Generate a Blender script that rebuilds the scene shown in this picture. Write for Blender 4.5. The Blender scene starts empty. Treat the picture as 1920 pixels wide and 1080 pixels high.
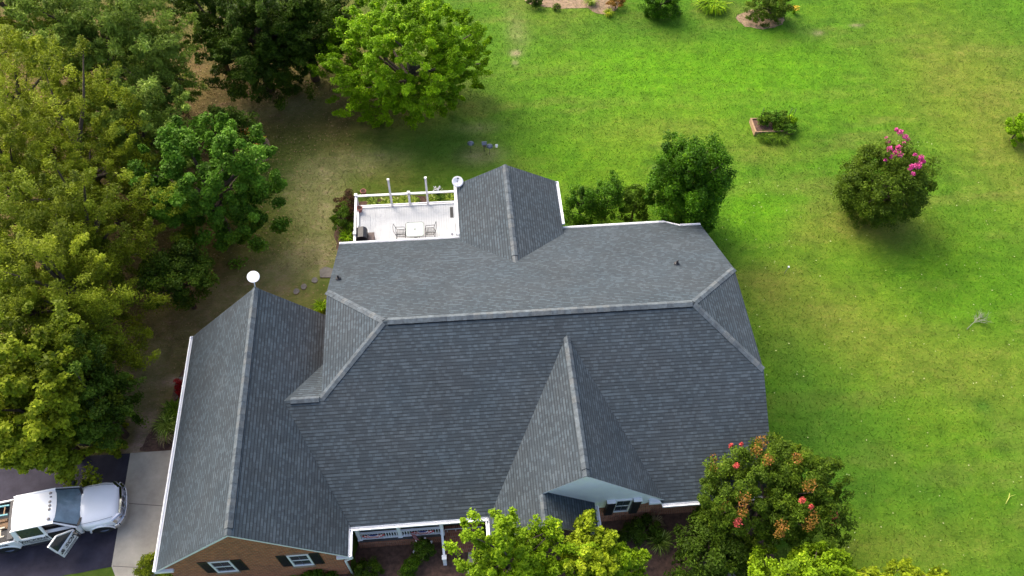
import bpy, math, random
import numpy as np
from mathutils import Vector, Matrix

# ---------------------------------------------------------------- camera, sky, sun, exposure
scene = bpy.context.scene
C = scene.collection
R = math.radians
cam = bpy.data.objects.new('camera', bpy.data.cameras.new('camera'))
C.objects.link(cam)
cam.matrix_world = Matrix(((0.996155, 0.056667, -0.066813, 0), (-0.084287, 0.827905, -0.554499, 0), (0.023893, 0.557999, 0.829498, 36.49999301628574)) + ((0, 0, 0, 1),))
cam.data.sensor_width = 36
cam.data.lens = 28.1769
cam.data.clip_end = 3000
scene.camera = cam
SUN_EL, SUN_AZ = 42, -36            # azimuth from +Y, positive to +X
world = bpy.data.worlds.new('World')
scene.world = world
world.use_nodes = True
wn = world.node_tree.nodes
sky = wn.new('ShaderNodeTexSky')
sky.sky_type = 'NISHITA'
sky.sun_disc = False
sky.sun_elevation = R(SUN_EL)
sky.sun_rotation = R(SUN_AZ)
sky.air_density = 0.8
sky.dust_density = 5.0
sky.ozone_density = 0.6
world.node_tree.links.new(sky.outputs[0], wn['Background'].inputs[0])
wn['Background'].inputs[1].default_value = 0.15
sl = bpy.data.lights.new('sun', 'SUN')
sl.energy = 1.25
sl.angle = R(60)
sl.color = (1.0, 0.92, 0.76)
so = bpy.data.objects.new('sun', sl)
C.objects.link(so)
sd = Vector((math.sin(R(SUN_AZ)) * math.cos(R(SUN_EL)), math.cos(R(SUN_AZ)) * math.cos(R(SUN_EL)), math.sin(R(SUN_EL))))
so.rotation_euler = sd.to_track_quat('Z', 'Y').to_euler()
so.location = sd * 60
scene.view_settings.view_transform = 'Standard'
scene.view_settings.look = 'None'
scene.view_settings.exposure = 1.36
scene.view_settings.gamma = 1
scene.cycles.max_bounces = 8

# ---------------------------------------------------------------- helpers
def tag(o, label=None, cat=None, group=None, kind=None):
    if label: o['label'] = label
    if cat: o['category'] = cat
    if group: o['group'] = group
    if kind: o['kind'] = kind
    return o

def thing(name, label, cat, loc=(0, 0, 0), rz=0, group=None):
    o = bpy.data.objects.new(name, None)
    o.empty_display_size = .2
    o.location = loc
    o.rotation_euler = (0, 0, rz)
    C.objects.link(o)
    return tag(o, label, cat, group)

class MB:
    def __init__(s): s.v = []; s.f = []; s.m = []; s.uv = []; s.sm = []
    def face(s, pts, m=0, uv=None, sm=False):
        n = len(s.v); s.v += [tuple(p) for p in pts]
        s.f.append(tuple(range(n, n + len(pts)))); s.m.append(m); s.uv.append(uv); s.sm.append(sm)
    def mesh(s, vs, fs, m=0, sm=False):
        n = len(s.v); s.v += [tuple(p) for p in vs]
        for f in fs:
            s.f.append(tuple(n + i for i in f)); s.m.append(m); s.uv.append(None); s.sm.append(sm)
    def box(s, c, d, m=0, rz=0):
        x, y, z = d[0] / 2, d[1] / 2, d[2] / 2
        vs = []
        cz, sz = math.cos(rz), math.sin(rz)
        for dz in (-z, z):
            for a, b_ in ((-x, -y), (x, -y), (x, y), (-x, y)):
                vs.append((c[0] + a * cz - b_ * sz, c[1] + a * sz + b_ * cz, c[2] + dz))
        s.mesh(vs, [(3, 2, 1, 0), (4, 5, 6, 7), (0, 1, 5, 4), (1, 2, 6, 5), (2, 3, 7, 6), (3, 0, 4, 7)], m)
    def b2(s, a, b_, m=0):
        s.box([(a[i] + b_[i]) / 2 for i in range(3)], [abs(a[i] - b_[i]) for i in range(3)], m)
    def beam(s, p, q, w, h, m=0):
        p, q = Vector(p), Vector(q); d = (q - p).normalized()
        up = Vector((0, 0, 1)) if abs(d.z) < .95 else Vector((0, 1, 0))
        a = d.cross(up).normalized() * w / 2; b_ = a.cross(d).normalized() * h / 2
        vs = [p - a - b_, p + a - b_, p + a + b_, p - a + b_, q - a - b_, q + a - b_, q + a + b_, q - a + b_]
        s.mesh(vs, [(3, 2, 1, 0), (4, 5, 6, 7), (0, 1, 5, 4), (1, 2, 6, 5), (2, 3, 7, 6), (3, 0, 4, 7)], m)
    def tube(s, pts, rads, n=8, m=0, cap=True):
        pts = [Vector(p) for p in pts]
        if not hasattr(rads, '__len__'): rads = [rads] * len(pts)
        vs = []
        for i, p in enumerate(pts):
            d = (pts[min(i + 1, len(pts) - 1)] - pts[max(i - 1, 0)]).normalized()
            up = Vector((0, 0, 1)) if abs(d.z) < .9 else Vector((1, 0, 0))
            a = d.cross(up).normalized(); b_ = a.cross(d)
            for k in range(n):
                t = 2 * math.pi * k / n
                vs.append(p + (a * math.cos(t) + b_ * math.sin(t)) * rads[i])
        fs = [(i * n + k, i * n + (k + 1) % n, (i + 1) * n + (k + 1) % n, (i + 1) * n + k) for i in range(len(pts) - 1) for k in range(n)]
        if cap: fs += [tuple(range(n))[::-1], tuple(range((len(pts) - 1) * n, len(pts) * n))]
        s.mesh(vs, fs, m, True)
    def lathe(s, prof, c=(0, 0, 0), n=20, m=0, sy=1.0):
        vs = [(c[0] + r_ * math.cos(2 * math.pi * k / n), c[1] + sy * r_ * math.sin(2 * math.pi * k / n), c[2] + z) for r_, z in prof for k in range(n)]
        fs = [(i * n + k, i * n + (k + 1) % n, (i + 1) * n + (k + 1) % n, (i + 1) * n + k) for i in range(len(prof) - 1) for k in range(n)]
        s.mesh(vs, fs, m, True)
    def slab(s, poly, t, m_top=0, m_side=1, uvplane=True):
        P = [Vector(p) for p in poly]
        nrm = Vector((0, 0, 0))
        for i in range(len(P)): nrm += (P[i] - P[0]).cross(P[(i + 1) % len(P)] - P[0])
        nrm.normalize()
        if nrm.z < 0: P.reverse(); nrm = -nrm
        hu = Vector((0, 0, 1)).cross(nrm)
        if hu.length < 1e-4: hu = Vector((1, 0, 0))
        hu.normalize(); hv = nrm.cross(hu)
        uv = [(p.dot(hu), p.dot(hv)) for p in P]
        s.face(P, m_top, uv)
        Q = [p - Vector((0, 0, t)) for p in P]
        s.face(list(reversed(Q)), m_side)
        for i in range(len(P)):
            j = (i + 1) % len(P)
            s.face([P[i], Q[i], Q[j], P[j]], m_side)
    def build(s, name, mats, parent=None, bevel=0, box_uv=False):
        me = bpy.data.meshes.new(name)
        me.from_pydata(s.v, [], s.f)
        if not isinstance(mats, (list, tuple)): mats = [mats]
        for m_ in mats: me.materials.append(m_)
        me.polygons.foreach_set('material_index', s.m)
        me.polygons.foreach_set('use_smooth', s.sm)
        if box_uv or any(u is not None for u in s.uv):
            ul = me.uv_layers.new(name='UVMap')
            li = 0
            for pi, p in enumerate(me.polygons):
                n = p.normal
                for k, l in enumerate(p.loop_indices):
                    if s.uv[pi] is not None: ul.data[l].uv = s.uv[pi][k]
                    else:
                        co = me.vertices[me.loops[l].vertex_index].co
                        if abs(n.z) > .8: ul.data[l].uv = (co.x, co.y)
                        elif abs(n.x) > abs(n.y): ul.data[l].uv = (co.y, co.z)
                        else: ul.data[l].uv = (co.x, co.z)
        me.update()
        o = bpy.data.objects.new(name, me)
        C.objects.link(o)
        if parent: o.parent = parent
        if bevel:
            b_ = o.modifiers.new('bevel', 'BEVEL'); b_.width = bevel; b_.segments = 2; b_.limit_method = 'ANGLE'; b_.angle_limit = R(35)
        return o

def nodes(name):
    m = bpy.data.materials.new(name); m.use_nodes = True
    nt = m.node_tree
    return m, nt, nt.nodes['Principled BSDF']

def mat(name, col, rough=.6, var=.15, scale=3.0, metal=0.0, bump=0.0, bscale=40.0, spec=.5, coat=0.0, detail=6):
    m, nt, p = nodes(name)
    N, L = nt.nodes.new, nt.links.new
    p.inputs['Roughness'].default_value = rough
    p.inputs['Metallic'].default_value = metal
    p.inputs['Specular IOR Level'].default_value = spec
    p.inputs['Coat Weight'].default_value = coat
    tc = N('ShaderNodeTexCoord')
    nz = N('ShaderNodeTexNoise'); nz.inputs['Scale'].default_value = scale; nz.inputs['Detail'].default_value = detail
    nz.inputs['Roughness'].default_value = .65
    L(tc.outputs['Object'], nz.inputs['Vector'])
    mr = N('ShaderNodeMapRange'); mr.inputs['From Min'].default_value = .3; mr.inputs['From Max'].default_value = .7
    mr.inputs['To Min'].default_value = 1 - var; mr.inputs['To Max'].default_value = 1 + var
    L(nz.outputs['Fac'], mr.inputs['Value'])
    mx = N('ShaderNodeMix'); mx.data_type = 'RGBA'; mx.blend_type = 'MULTIPLY'; mx.inputs[0].default_value = 1
    mx.inputs[6].default_value = (*col, 1)
    L(mr.outputs[0], mx.inputs[7])
    L(mx.outputs[2], p.inputs['Base Color'])
    if bump:
        n2 = N('ShaderNodeTexNoise'); n2.inputs['Scale'].default_value = bscale; n2.inputs['Detail'].default_value = 4
        L(tc.outputs['Object'], n2.inputs['Vector'])
        bp = N('ShaderNodeBump'); bp.inputs['Strength'].default_value = bump; bp.inputs['Distance'].default_value = .02
        L(n2.outputs['Fac'], bp.inputs['Height']); L(bp.outputs[0], p.inputs['Normal'])
    return m

def leaf_mat(name, dark, light, trans=.3, rough=.55, hi=None):
    m, nt, p = nodes(name)
    N, L = nt.nodes.new, nt.links.new
    at = N('ShaderNodeAttribute'); at.attribute_name = 'tint'
    cr = N('ShaderNodeValToRGB')
    cr.color_ramp.elements[0].color = (*dark, 1); cr.color_ramp.elements[1].color = (*light, 1)
    cr.color_ramp.elements[1].position = .85
    if hi:
        e = cr.color_ramp.elements.new(1.0); e.color = (*hi, 1)
    L(at.outputs['Fac'], cr.inputs[0])
    L(cr.outputs[0], p.inputs['Base Color'])
    p.inputs['Roughness'].default_value = rough
    p.inputs['Specular IOR Level'].default_value = .12
    tr = N('ShaderNodeBsdfTranslucent'); L(cr.outputs[0], tr.inputs[0])
    ms = N('ShaderNodeMixShader'); ms.inputs[0].default_value = trans
    out = nt.nodes['Material Output']
    L(p.outputs[0], ms.inputs[1]); L(tr.outputs[0], ms.inputs[2]); L(ms.outputs[0], out.inputs[0])
    return m

def shingle_mat(name, lightc, darkc):
    m, nt, p = nodes(name)
    N, L = nt.nodes.new, nt.links.new
    RH = .145
    uv = N('ShaderNodeUVMap'); uv.uv_map = 'UVMap'
    def brick(w, h, off, sq, c1, c2, mort, ms):
        b_ = N('ShaderNodeTexBrick')
        b_.inputs['Scale'].default_value = 1; b_.inputs['Brick Width'].default_value = w; b_.inputs['Row Height'].default_value = h
        b_.inputs['Mortar Size'].default_value = ms; b_.inputs['Mortar Smooth'].default_value = .2
        b_.offset = off; b_.offset_frequency = 2; b_.squash_frequency = 3; b_.squash = sq
        b_.inputs['Color1'].default_value = (*c1, 1); b_.inputs['Color2'].default_value = (*c2, 1); b_.inputs['Mortar'].default_value = (*mort, 1)
        L(uv.outputs[0], b_.inputs['Vector'])
        return b_
    def math_(op, a, b_=None, c_=None):
        n = N('ShaderNodeMath'); n.operation = op
        for i, x in enumerate((a, b_, c_)):
            if x is None: continue
            if isinstance(x, (int, float)): n.inputs[i].default_value = x
            else: L(x, n.inputs[i])
        return n.outputs[0]
    def mul(a, b_):
        mx = N('ShaderNodeMix'); mx.data_type = 'RGBA'; mx.blend_type = 'MULTIPLY'; mx.inputs[0].default_value = 1
        L(a, mx.inputs[6]); L(b_, mx.inputs[7]); return mx.outputs[2]
    def noise(sc, lo, hi, det=6, src=None):
        g = N('ShaderNodeTexNoise'); g.inputs['Scale'].default_value = sc; g.inputs['Detail'].default_value = det; g.inputs['Roughness'].default_value = .7
        L(uv.outputs[0] if src is None else src, g.inputs['Vector'])
        mr = N('ShaderNodeMapRange'); mr.inputs['From Min'].default_value = .3; mr.inputs['From Max'].default_value = .7
        mr.inputs['To Min'].default_value = lo; mr.inputs['To Max'].default_value = hi
        L(g.outputs['Fac'], mr.inputs['Value']); return mr.outputs[0]
    a = brick(.24, RH, .37, 1.3, darkc, lightc, tuple(c * .75 for c in darkc), .004)
    tabs = brick(.135, RH, .61, 1.5, (0, 0, 0), (1, 1, 1), (0, 0, 0), .0)
    deep = brick(.24, RH, .23, 1.6, (0, 0, 0), (1, 1, 1), (0, 0, 0), .0)
    sep = N('ShaderNodeSeparateXYZ'); L(uv.outputs[0], sep.inputs[0])
    fr = math_('FRACT', math_('DIVIDE', sep.outputs[1], RH))
    # shadow under each butt edge, painted into the colour, deeper below laminated tabs
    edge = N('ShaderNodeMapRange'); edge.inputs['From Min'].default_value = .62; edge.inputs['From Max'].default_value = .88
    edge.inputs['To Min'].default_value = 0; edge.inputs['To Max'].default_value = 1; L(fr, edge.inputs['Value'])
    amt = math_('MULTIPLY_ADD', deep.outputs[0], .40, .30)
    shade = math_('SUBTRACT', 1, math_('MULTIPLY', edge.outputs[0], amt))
    pale_tab = math_('GREATER_THAN', tabs.outputs[0], .66)  # random tabs of a paler shingle tone, also raised in the bump
    body = math_('MULTIPLY', math_('MULTIPLY', pale_tab, math_('SUBTRACT', 1, edge.outputs[0])), .32)
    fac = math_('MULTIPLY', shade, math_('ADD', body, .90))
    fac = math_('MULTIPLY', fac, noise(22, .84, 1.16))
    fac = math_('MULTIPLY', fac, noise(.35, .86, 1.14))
    col = mul(a.outputs[0], fac)
    tz = N('ShaderNodeTexNoise'); tz.inputs['Scale'].default_value = .5; tz.inputs['Detail'].default_value = 6; L(uv.outputs[0], tz.inputs['Vector'])
    cr = N('ShaderNodeValToRGB'); cr.color_ramp.elements[0].position = .35; cr.color_ramp.elements[1].position = .65
    cr.color_ramp.elements[0].color = (1.03, .995, .98, 1); cr.color_ramp.elements[1].color = (.97, 1.0, 1.02, 1); L(tz.outputs['Fac'], cr.inputs[0])
    col = mul(col, cr.outputs[0])
    L(col, p.inputs['Base Color'])
    p.inputs['Roughness'].default_value = .85
    p.inputs['Specular IOR Level'].default_value = .3
    hgt = math_('ADD', math_('SUBTRACT', 1, fr), math_('MULTIPLY', pale_tab, .5))
    bp = N('ShaderNodeBump'); bp.inputs['Strength'].default_value = .5; bp.inputs['Distance'].default_value = .015
    L(hgt, bp.inputs['Height']); L(bp.outputs[0], p.inputs['Normal'])
    return m

def brick_mat(name, c1, c2, mortar, w=.23, h=.085, ms=.011):
    m, nt, p = nodes(name)
    N, L = nt.nodes.new, nt.links.new
    uv = N('ShaderNodeUVMap'); uv.uv_map = 'UVMap'
    b_ = N('ShaderNodeTexBrick')
    b_.inputs['Scale'].default_value = 1; b_.inputs['Brick Width'].default_value = w; b_.inputs['Row Height'].default_value = h
    b_.inputs['Mortar Size'].default_value = ms
    b_.inputs['Color1'].default_value = (*c1, 1); b_.inputs['Color2'].default_value = (*c2, 1); b_.inputs['Mortar'].default_value = (*mortar, 1)
    L(uv.outputs[0], b_.inputs['Vector'])
    g = N('ShaderNodeTexNoise'); g.inputs['Scale'].default_value = 5; g.inputs['Detail'].default_value = 8
    L(uv.outputs[0], g.inputs['Vector'])
    mr = N('ShaderNodeMapRange'); mr.inputs['To Min'].default_value = .5; mr.inputs['To Max'].default_value = 1.5
    L(g.outputs['Fac'], mr.inputs['Value'])
    mx = N('ShaderNodeMix'); mx.data_type = 'RGBA'; mx.blend_type = 'MULTIPLY'; mx.inputs[0].default_value = 1
    L(b_.outputs[0], mx.inputs[6]); L(mr.outputs[0], mx.inputs[7])
    L(mx.outputs[2], p.inputs['Base Color'])
    p.inputs['Roughness'].default_value = .85
    bp = N('ShaderNodeBump'); bp.inputs['Strength'].default_value = .5; bp.inputs['Distance'].default_value = .01; bp.invert = True
    L(b_.outputs['Fac'], bp.inputs['Height']); L(bp.outputs[0], p.inputs['Normal'])
    return m

M = {}
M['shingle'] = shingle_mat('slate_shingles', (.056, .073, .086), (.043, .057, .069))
M['ridge'] = mat('ridge_shingles', (.088, .108, .122), .85, .4, 5, bump=.4)
M['hip'] = mat('hip_shingles', (.078, .097, .112), .85, .4, 6, bump=.4)
M['cap2'] = mat('ridge_shingles_dark', (.066, .082, .095), .85, .35, 6, bump=.4)
M['cap3'] = mat('ridge_shingles_grey', (.095, .108, .115), .85, .35, 6, bump=.4)
M['white'] = mat('white_trim', (.80, .81, .83), .45, .04, 2)
M['offwhite'] = mat('weathered_white', (.72, .73, .75), .55, .12, 4)
M['brick'] = brick_mat('red_brown_brick', (.44, .125, .05), (.24, .062, .028), (.30, .18, .11), .24, .135, .02)
M['brickdark'] = brick_mat('dark_red_brick', (.36, .115, .055), (.20, .06, .03), (.28, .20, .14), .085, .26, .012)
M['siding'] = mat('white_siding', (.84, .87, .88), .5, .05, 1.5)
M['black'] = mat('black_shutter_paint', (.012, .012, .014), .45, .2, 6)
M['glass'] = mat('window_glass', (.03, .04, .05), .08, .2, 2, spec=.9)
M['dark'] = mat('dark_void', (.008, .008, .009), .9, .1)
M['concrete'] = mat('driveway_concrete', (.41, .37, .295), .85, .22, 1.0, bump=.25, detail=10)
M['joint'] = mat('concrete_joint', (.16, .14, .12), .9, .2)
M['asphalt'] = mat('sealed_asphalt', (.040, .037, .052), .8, .38, 1.1, bump=.4, bscale=60, detail=12, spec=.12)
M['mulch'] = mat('dark_mulch', (.10, .055, .038), .95, .55, 5, bump=.8, bscale=25, detail=12)
M['straw'] = mat('pine_straw', (.24, .165, .10), .95, .4, 4, bump=.8, bscale=30, detail=12)
M['bark'] = mat('tree_bark', (.085, .062, .045), .9, .4, 8, bump=.7, bscale=20)
M['palebark'] = mat('bleached_branch_wood', (.24, .25, .18), .85, .25, 8)
M['deck'] = mat('pale_deck_boards', (.47, .49, .505), .6, .08, 2)
M['truck'] = mat('white_truck_paint', (.92, .92, .92), .28, .03, 1.5, coat=.5)
M['chrome'] = mat('chrome_metal', (.62, .64, .67), .16, .1, 4, metal=1)
M['tyre'] = mat('tyre_rubber', (.016, .016, .017), .8, .2, 10)
M['plastic'] = mat('black_plastic', (.02, .02, .024), .5, .25, 6)
M['letter'] = mat('black_lettering', (.02, .022, .03), .5, .05)
M['wshield'] = mat('tinted_glass', (.16, .23, .27), .12, .3, 1.8, spec=1.0, coat=.6)
M['teal'] = mat('teal_fibreglass', (.13, .36, .40), .5, .15, 5)
M['aluminium'] = mat('brushed_aluminium', (.55, .55, .52), .35, .1, 8, metal=.7)
M['wood'] = mat('raw_lumber', (.33, .21, .12), .8, .25, 6)
M['paleladder'] = mat('pale_wood', (.56, .50, .38), .7, .15, 6)
M['iron'] = mat('black_iron', (.012, .013, .014), .45, .2, 8)
M['tableglass'] = mat('frosted_table_glass', (.24, .30, .29), .12, .08, 3, spec=.8)
M['terracotta'] = mat('pink_terracotta', (.42, .16, .13), .8, .2, 9)
M['brown'] = mat('brown_cover', (.13, .10, .09), .8, .2, 5)
M['stone'] = mat('grey_flagstone', (.17, .16, .14), .9, .25, 5, bump=.6)
M['porch'] = mat('dark_porch_boards', (.055, .05, .05), .7, .2, 4)
M['red'] = mat('flag_red', (.55, .03, .05), .7, .08)
M['blue'] = mat('flag_blue', (.03, .04, .22), .7, .08)
M['fwhite'] = mat('flag_white', (.75, .72, .72), .7, .05)
M['bluegrey'] = mat('blue_grey_metal', (.10, .12, .17), .4, .2, 8)
M['orange'] = mat('orange_petals', (.62, .20, .01), .6, .35, 20)
M['yellow'] = mat('yellow_petals', (.70, .48, .02), .6, .25, 20)
M['pink'] = mat('pink_petals', (.60, .06, .27), .6, .35, 15)
M['redbloom'] = mat('coral_petals', (.55, .075, .06), .6, .35, 15)
M['ramber'] = mat('amber_lens', (.30, .27, .24), .3, .1)
M['redbox'] = mat('red_plastic', (.45, .02, .02), .5, .1)

# ---------------------------------------------------------------- foliage
def fast_mesh(name, verts, nper, mats, parent=None, tint=None, mi=None, col=None):
    """verts (F*nper,3): separate faces of nper corners."""
    F = len(verts) // nper
    me = bpy.data.meshes.new(name)
    me.vertices.add(len(verts)); me.vertices.foreach_set('co', verts.astype(np.float32).ravel())
    me.loops.add(F * nper); me.loops.foreach_set('vertex_index', np.arange(F * nper, dtype=np.int32))
    me.polygons.add(F); me.polygons.foreach_set('loop_start', np.arange(0, F * nper, nper, dtype=np.int32))
    me.polygons.foreach_set('loop_total', np.full(F, nper, dtype=np.int32))
    for m_ in (mats if isinstance(mats, (list, tuple)) else [mats]): me.materials.append(m_)
    if mi is not None: me.polygons.foreach_set('material_index', mi.astype(np.int32))
    me.update(calc_edges=True)
    if tint is not None:
        a = me.attributes.new('tint', 'FLOAT', 'FACE'); a.data.foreach_set('value', tint.astype(np.float32))
    if col is not None:
        a = me.attributes.new('col', 'FLOAT_COLOR', 'FACE')
        a.data.foreach_set('color', np.c_[col, np.ones(F)].astype(np.float32).ravel())
    o = bpy.data.objects.new(name, me); C.objects.link(o)
    if parent: o.parent = parent
    return o

def leaves(cen, out, size, wid, rng, up=.8, jit=.8):
    """one rhombus leaf (bent along its midline) per centre"""
    n = len(cen)
    nr = out * .6 + np.array([0, 0, up]) + rng.normal(0, jit, (n, 3))
    nr /= np.linalg.norm(nr, axis=1)[:, None] + 1e-9
    a = np.cross(nr, rng.normal(0, 1, (n, 3))); a /= np.linalg.norm(a, axis=1)[:, None] + 1e-9
    b_ = np.cross(nr, a)
    s = size * rng.uniform(.65, 1.35, n)[:, None]; w = wid * rng.uniform(.65, 1.35, n)[:, None]
    bend = nr * s * .12
    V = np.stack([cen - a * s / 2 - bend, cen + b_ * w / 2, cen + a * s / 2 - bend, cen - b_ * w / 2], 1)
    return V.reshape(-1, 3)

def crown_pts(rx, ry, rz, nc, per, cr, seed, bottom=-.35, lobes=.22, flat=.6, inner=.5, spike=0, spray=0):
    rng = np.random.default_rng(seed)
    d = rng.normal(0, 1, (nc * 4, 3)); d /= np.linalg.norm(d, axis=1)[:, None]
    d = d[d[:, 2] > bottom][:nc]; n = len(d)
    rad = np.ones(n)
    for k in range(6):
        f = rng.normal(0, 2.6, 3); ph = rng.uniform(0, 6.28)
        rad += lobes * .45 * np.cos(d @ f + ph)
    fr = 1 - inner * rng.random(n) ** 1.8
    cc = d * (rad * fr)[:, None] * np.array([rx, ry, rz])
    crs = cr * rng.uniform(.55, 1.35, n)
    ct = rng.random(n)
    pos = rng.normal(0, 1, (n, per, 3)); pl = np.linalg.norm(pos, axis=2, keepdims=True)
    pos = pos / pl * (rng.random((n, per, 1)) ** .45)
    pos *= np.array([1, 1, flat])
    if spike:
        pos[..., 2] = pos[..., 2] * (1 + spike)
    if spray:
        ax = d + np.array([0, 0, .35]) + rng.normal(0, .45, (n, 3)); ax /= np.linalg.norm(ax, axis=1)[:, None]
        u_ = rng.uniform(-.8, 1.0, (n, per, 1))
        pos = pos * (1.0 - .42 * np.clip(u_, 0, 1)) * .72 + ax[:, None, :] * u_ * spray
    out = pos + d[:, None, :] * .7
    P = cc[:, None, :] + pos * crs[:, None, None]
    tint = np.clip(.55 * ct[:, None] + .45 * rng.random((n, per)), 0, 1)
    return P.reshape(-1, 3), out.reshape(-1, 3), tint.ravel(), cc, rng

def tree(name, label, cat, base, h, rad, lm, nc=150, per=110, cr=.55, leaf=(.17, .09), seed=1, group=None,
         bottom=-.35, lobes=.22, flat=.6, inner=.5, stems=1, blooms=None, trunk_r=.16, up=.8, spike=0, limbs=14, bare=0, spray=0):
    """base: ground point; h: height of the crown's middle; rad: (rx, ry, rz)"""
    t = thing(name, label, cat, base, 0, group)
    P, O, tint, cc, rng = crown_pts(rad[0], rad[1], rad[2], nc, per, cr, seed, bottom, lobes, flat, inner, spike, spray)
    P[:, 2] += h
    keep = P[:, 2] > .03
    P, O, tint = P[keep], O[keep], tint[keep]
    V = leaves(P, O, leaf[0], leaf[1], rng, up)
    fast_mesh('crown' if cat == 'tree' else 'foliage', V, 4, lm, t, tint)
    mb = MB()
    rr = random.Random(seed)
    low = max(h - rad[2] * .5, .15)
    for s_ in range(stems):
        a = rr.uniform(0, 6.28); o = (0 if stems == 1 else .25)
        tip = (math.cos(a) * rad[0] * .15 * stems, math.sin(a) * rad[1] * .15 * stems, h + rad[2] * .02)
        mb.tube([(math.cos(a) * o * .5, math.sin(a) * o * .5, -.05), (math.cos(a) * o, math.sin(a) * o, low * .6), (tip[0] * .5, tip[1] * .5, h * .8 + .1), tip],
                [trunk_r * 1.2, trunk_r, trunk_r * .6, trunk_r * .15], 7)
    idx = rng.permutation(len(cc))[:limbs]
    for i in idx:
        c = cc[i]
        st = Vector((0, 0, low + (h + c[2] - low) * .35)); e = Vector((c[0], c[1], c[2] + h)) 
        if e.z < .2: continue
        mid = st.lerp(e, .5) + Vector((rr.uniform(-.2, .2), rr.uniform(-.2, .2), rr.uniform(0, .3)))
        mb.tube([st, mid, e], [trunk_r * .5, trunk_r * .28, trunk_r * .08], 5, cap=False)
    mb.build('trunk' if cat == 'tree' else 'stem', M['bark'], t)
    if blooms:                                       # list of (dx, dy, dz, radius, material, count)
        for (bx, by, bz, br, bm, bn) in blooms:
            q = rng.normal(0, 1, (bn, 3)); q /= np.linalg.norm(q, axis=1)[:, None]; q *= (rng.random((bn, 1)) ** .4) * br
            q *= np.array([1, 1, .8]); 
            fast_mesh('blossom', leaves(q + np.array([bx, by, bz]), q / br, .075, .065, rng, .5), 4, M[bm], t, rng.random(bn))
    return t

LM = {}
LM['olive'] = leaf_mat('olive_leaves', (.07, .10, .006), (.33, .40, .018), hi=(.56, .60, .05))
LM['olive2'] = leaf_mat('mossy_leaves', (.045, .07, .005), (.215, .28, .012), hi=(.36, .42, .03))
LM['sage'] = leaf_mat('sage_green_leaves', (.06, .10, .012), (.31, .44, .055), hi=(.56, .68, .19))
LM['darkgreen'] = leaf_mat('dark_green_leaves', (.02, .038, .004), (.085, .155, .010), hi=(.19, .27, .02))
LM['bright'] = leaf_mat('bright_green_leaves', (.065, .135, .003), (.25, .46, .006), hi=(.50, .66, .015))
LM['maple'] = leaf_mat('fresh_green_leaves', (.035, .08, .006), (.13, .29, .018), hi=(.32, .52, .08))
LM['lime'] = leaf_mat('lime_leaves', (.075, .14, .004), (.27, .43, .010), hi=(.56, .64, .04))
LM['yellowlime'] = leaf_mat('yellow_lime_leaves', (.10, .15, .006), (.36, .46, .015), hi=(.66, .66, .06))
LM['holly'] = leaf_mat('glossy_deep_green_leaves', (.018, .055, .003), (.085, .22, .005), rough=.5, hi=(.24, .46, .015))
LM['shrub'] = leaf_mat('mid_green_shrub_leaves', (.03, .07, .004), (.11, .21, .008), hi=(.22, .34, .02))
LM['crepe'] = leaf_mat('crepe_myrtle_leaves', (.028, .055, .005), (.12, .20, .010), hi=(.26, .28, .03))
LM['rust'] = leaf_mat('rusty_seed_heads', (.14, .10, .01), (.34, .17, .035), hi=(.55, .19, .08))
LM['bronze'] = leaf_mat('bronze_leaves', (.04, .022, .012), (.13, .065, .03), hi=(.20, .13, .04))
LM['hosta'] = leaf_mat('variegated_leaves', (.07, .14, .01), (.36, .46, .05), hi=(.68, .70, .28))
LM['redleaf'] = leaf_mat('dark_red_leaves', (.16, .008, .01), (.42, .02, .02))
LM['tan'] = leaf_mat('dry_tan_blades', (.22, .17, .08), (.42, .36, .18))

def arching_plant(name, label, base, r_, h, n, lm, seed, group=None, wid=.035, cat='plant', blooms=None):
    """clump of long arching blades rising from one crown"""
    t = thing(name, label, cat, base, 0, group)
    rng = np.random.default_rng(seed)
    V = []; T = []
    for i in range(n):
        a = rng.uniform(0, 6.283); L_ = r_ * rng.uniform(.5, 1.1); hh = h * rng.uniform(.6, 1.1); o = rng.normal(0, r_ * .12, 2)
        d = np.array([math.cos(a), math.sin(a)]); s = np.array([-d[1], d[0]]) * wid * rng.uniform(.6, 1.3) / 2
        pts = [(o, .0), (o + d * L_ * .35, hh * .85), (o + d * L_ * .75, hh), (o + d * L_, hh * .62)]
        ww = [.7, 1, .8, .08]; tt = rng.random()
        for k in range(3):
            (p, z0), (q, z1) = pts[k], pts[k + 1]
            V += [(*(p - s * ww[k]), z0), (*(q - s * ww[k + 1]), z1), (*(q + s * ww[k + 1]), z1), (*(p + s * ww[k]), z0)]; T.append(tt)
    fast_mesh('foliage', np.array(V), 4, lm, t, np.array(T))
    if blooms:
        bm, bn = blooms
        q = np.c_[rng.normal(0, r_ * .4, (bn, 2)), rng.uniform(h * .9, h * 1.3, bn)]
        fast_mesh('blossom', leaves(q, q * 0, .11, .09, rng, 1.2), 4, M[bm], t, rng.random(bn))
    return t

# ---------------------------------------------------------------- ground
rngG = np.random.default_rng(7)
def vnoise(x, y, sc, seed):
    r_ = np.random.default_rng(seed); T = r_.random((256, 256))
    x = x / sc + 71.3; y = y / sc + 39.7
    xi, yi = np.floor(x).astype(int), np.floor(y).astype(int); fx, fy = x - xi, y - yi
    fx = fx * fx * (3 - 2 * fx); fy = fy * fy * (3 - 2 * fy)
    g = lambda a, b_: T[a % 256, b_ % 256]
    return (g(xi, yi) * (1 - fx) + g(xi + 1, yi) * fx) * (1 - fy) + (g(xi, yi + 1) * (1 - fx) + g(xi + 1, yi + 1) * fx) * fy
def fbm(x, y, sc, seed, o=5):
    s = 0; a = 1; t = 0
    for k in range(o): s = s + a * vnoise(x, y, sc / 2 ** k, seed + k); t += a; a *= .58
    return s / t
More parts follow.
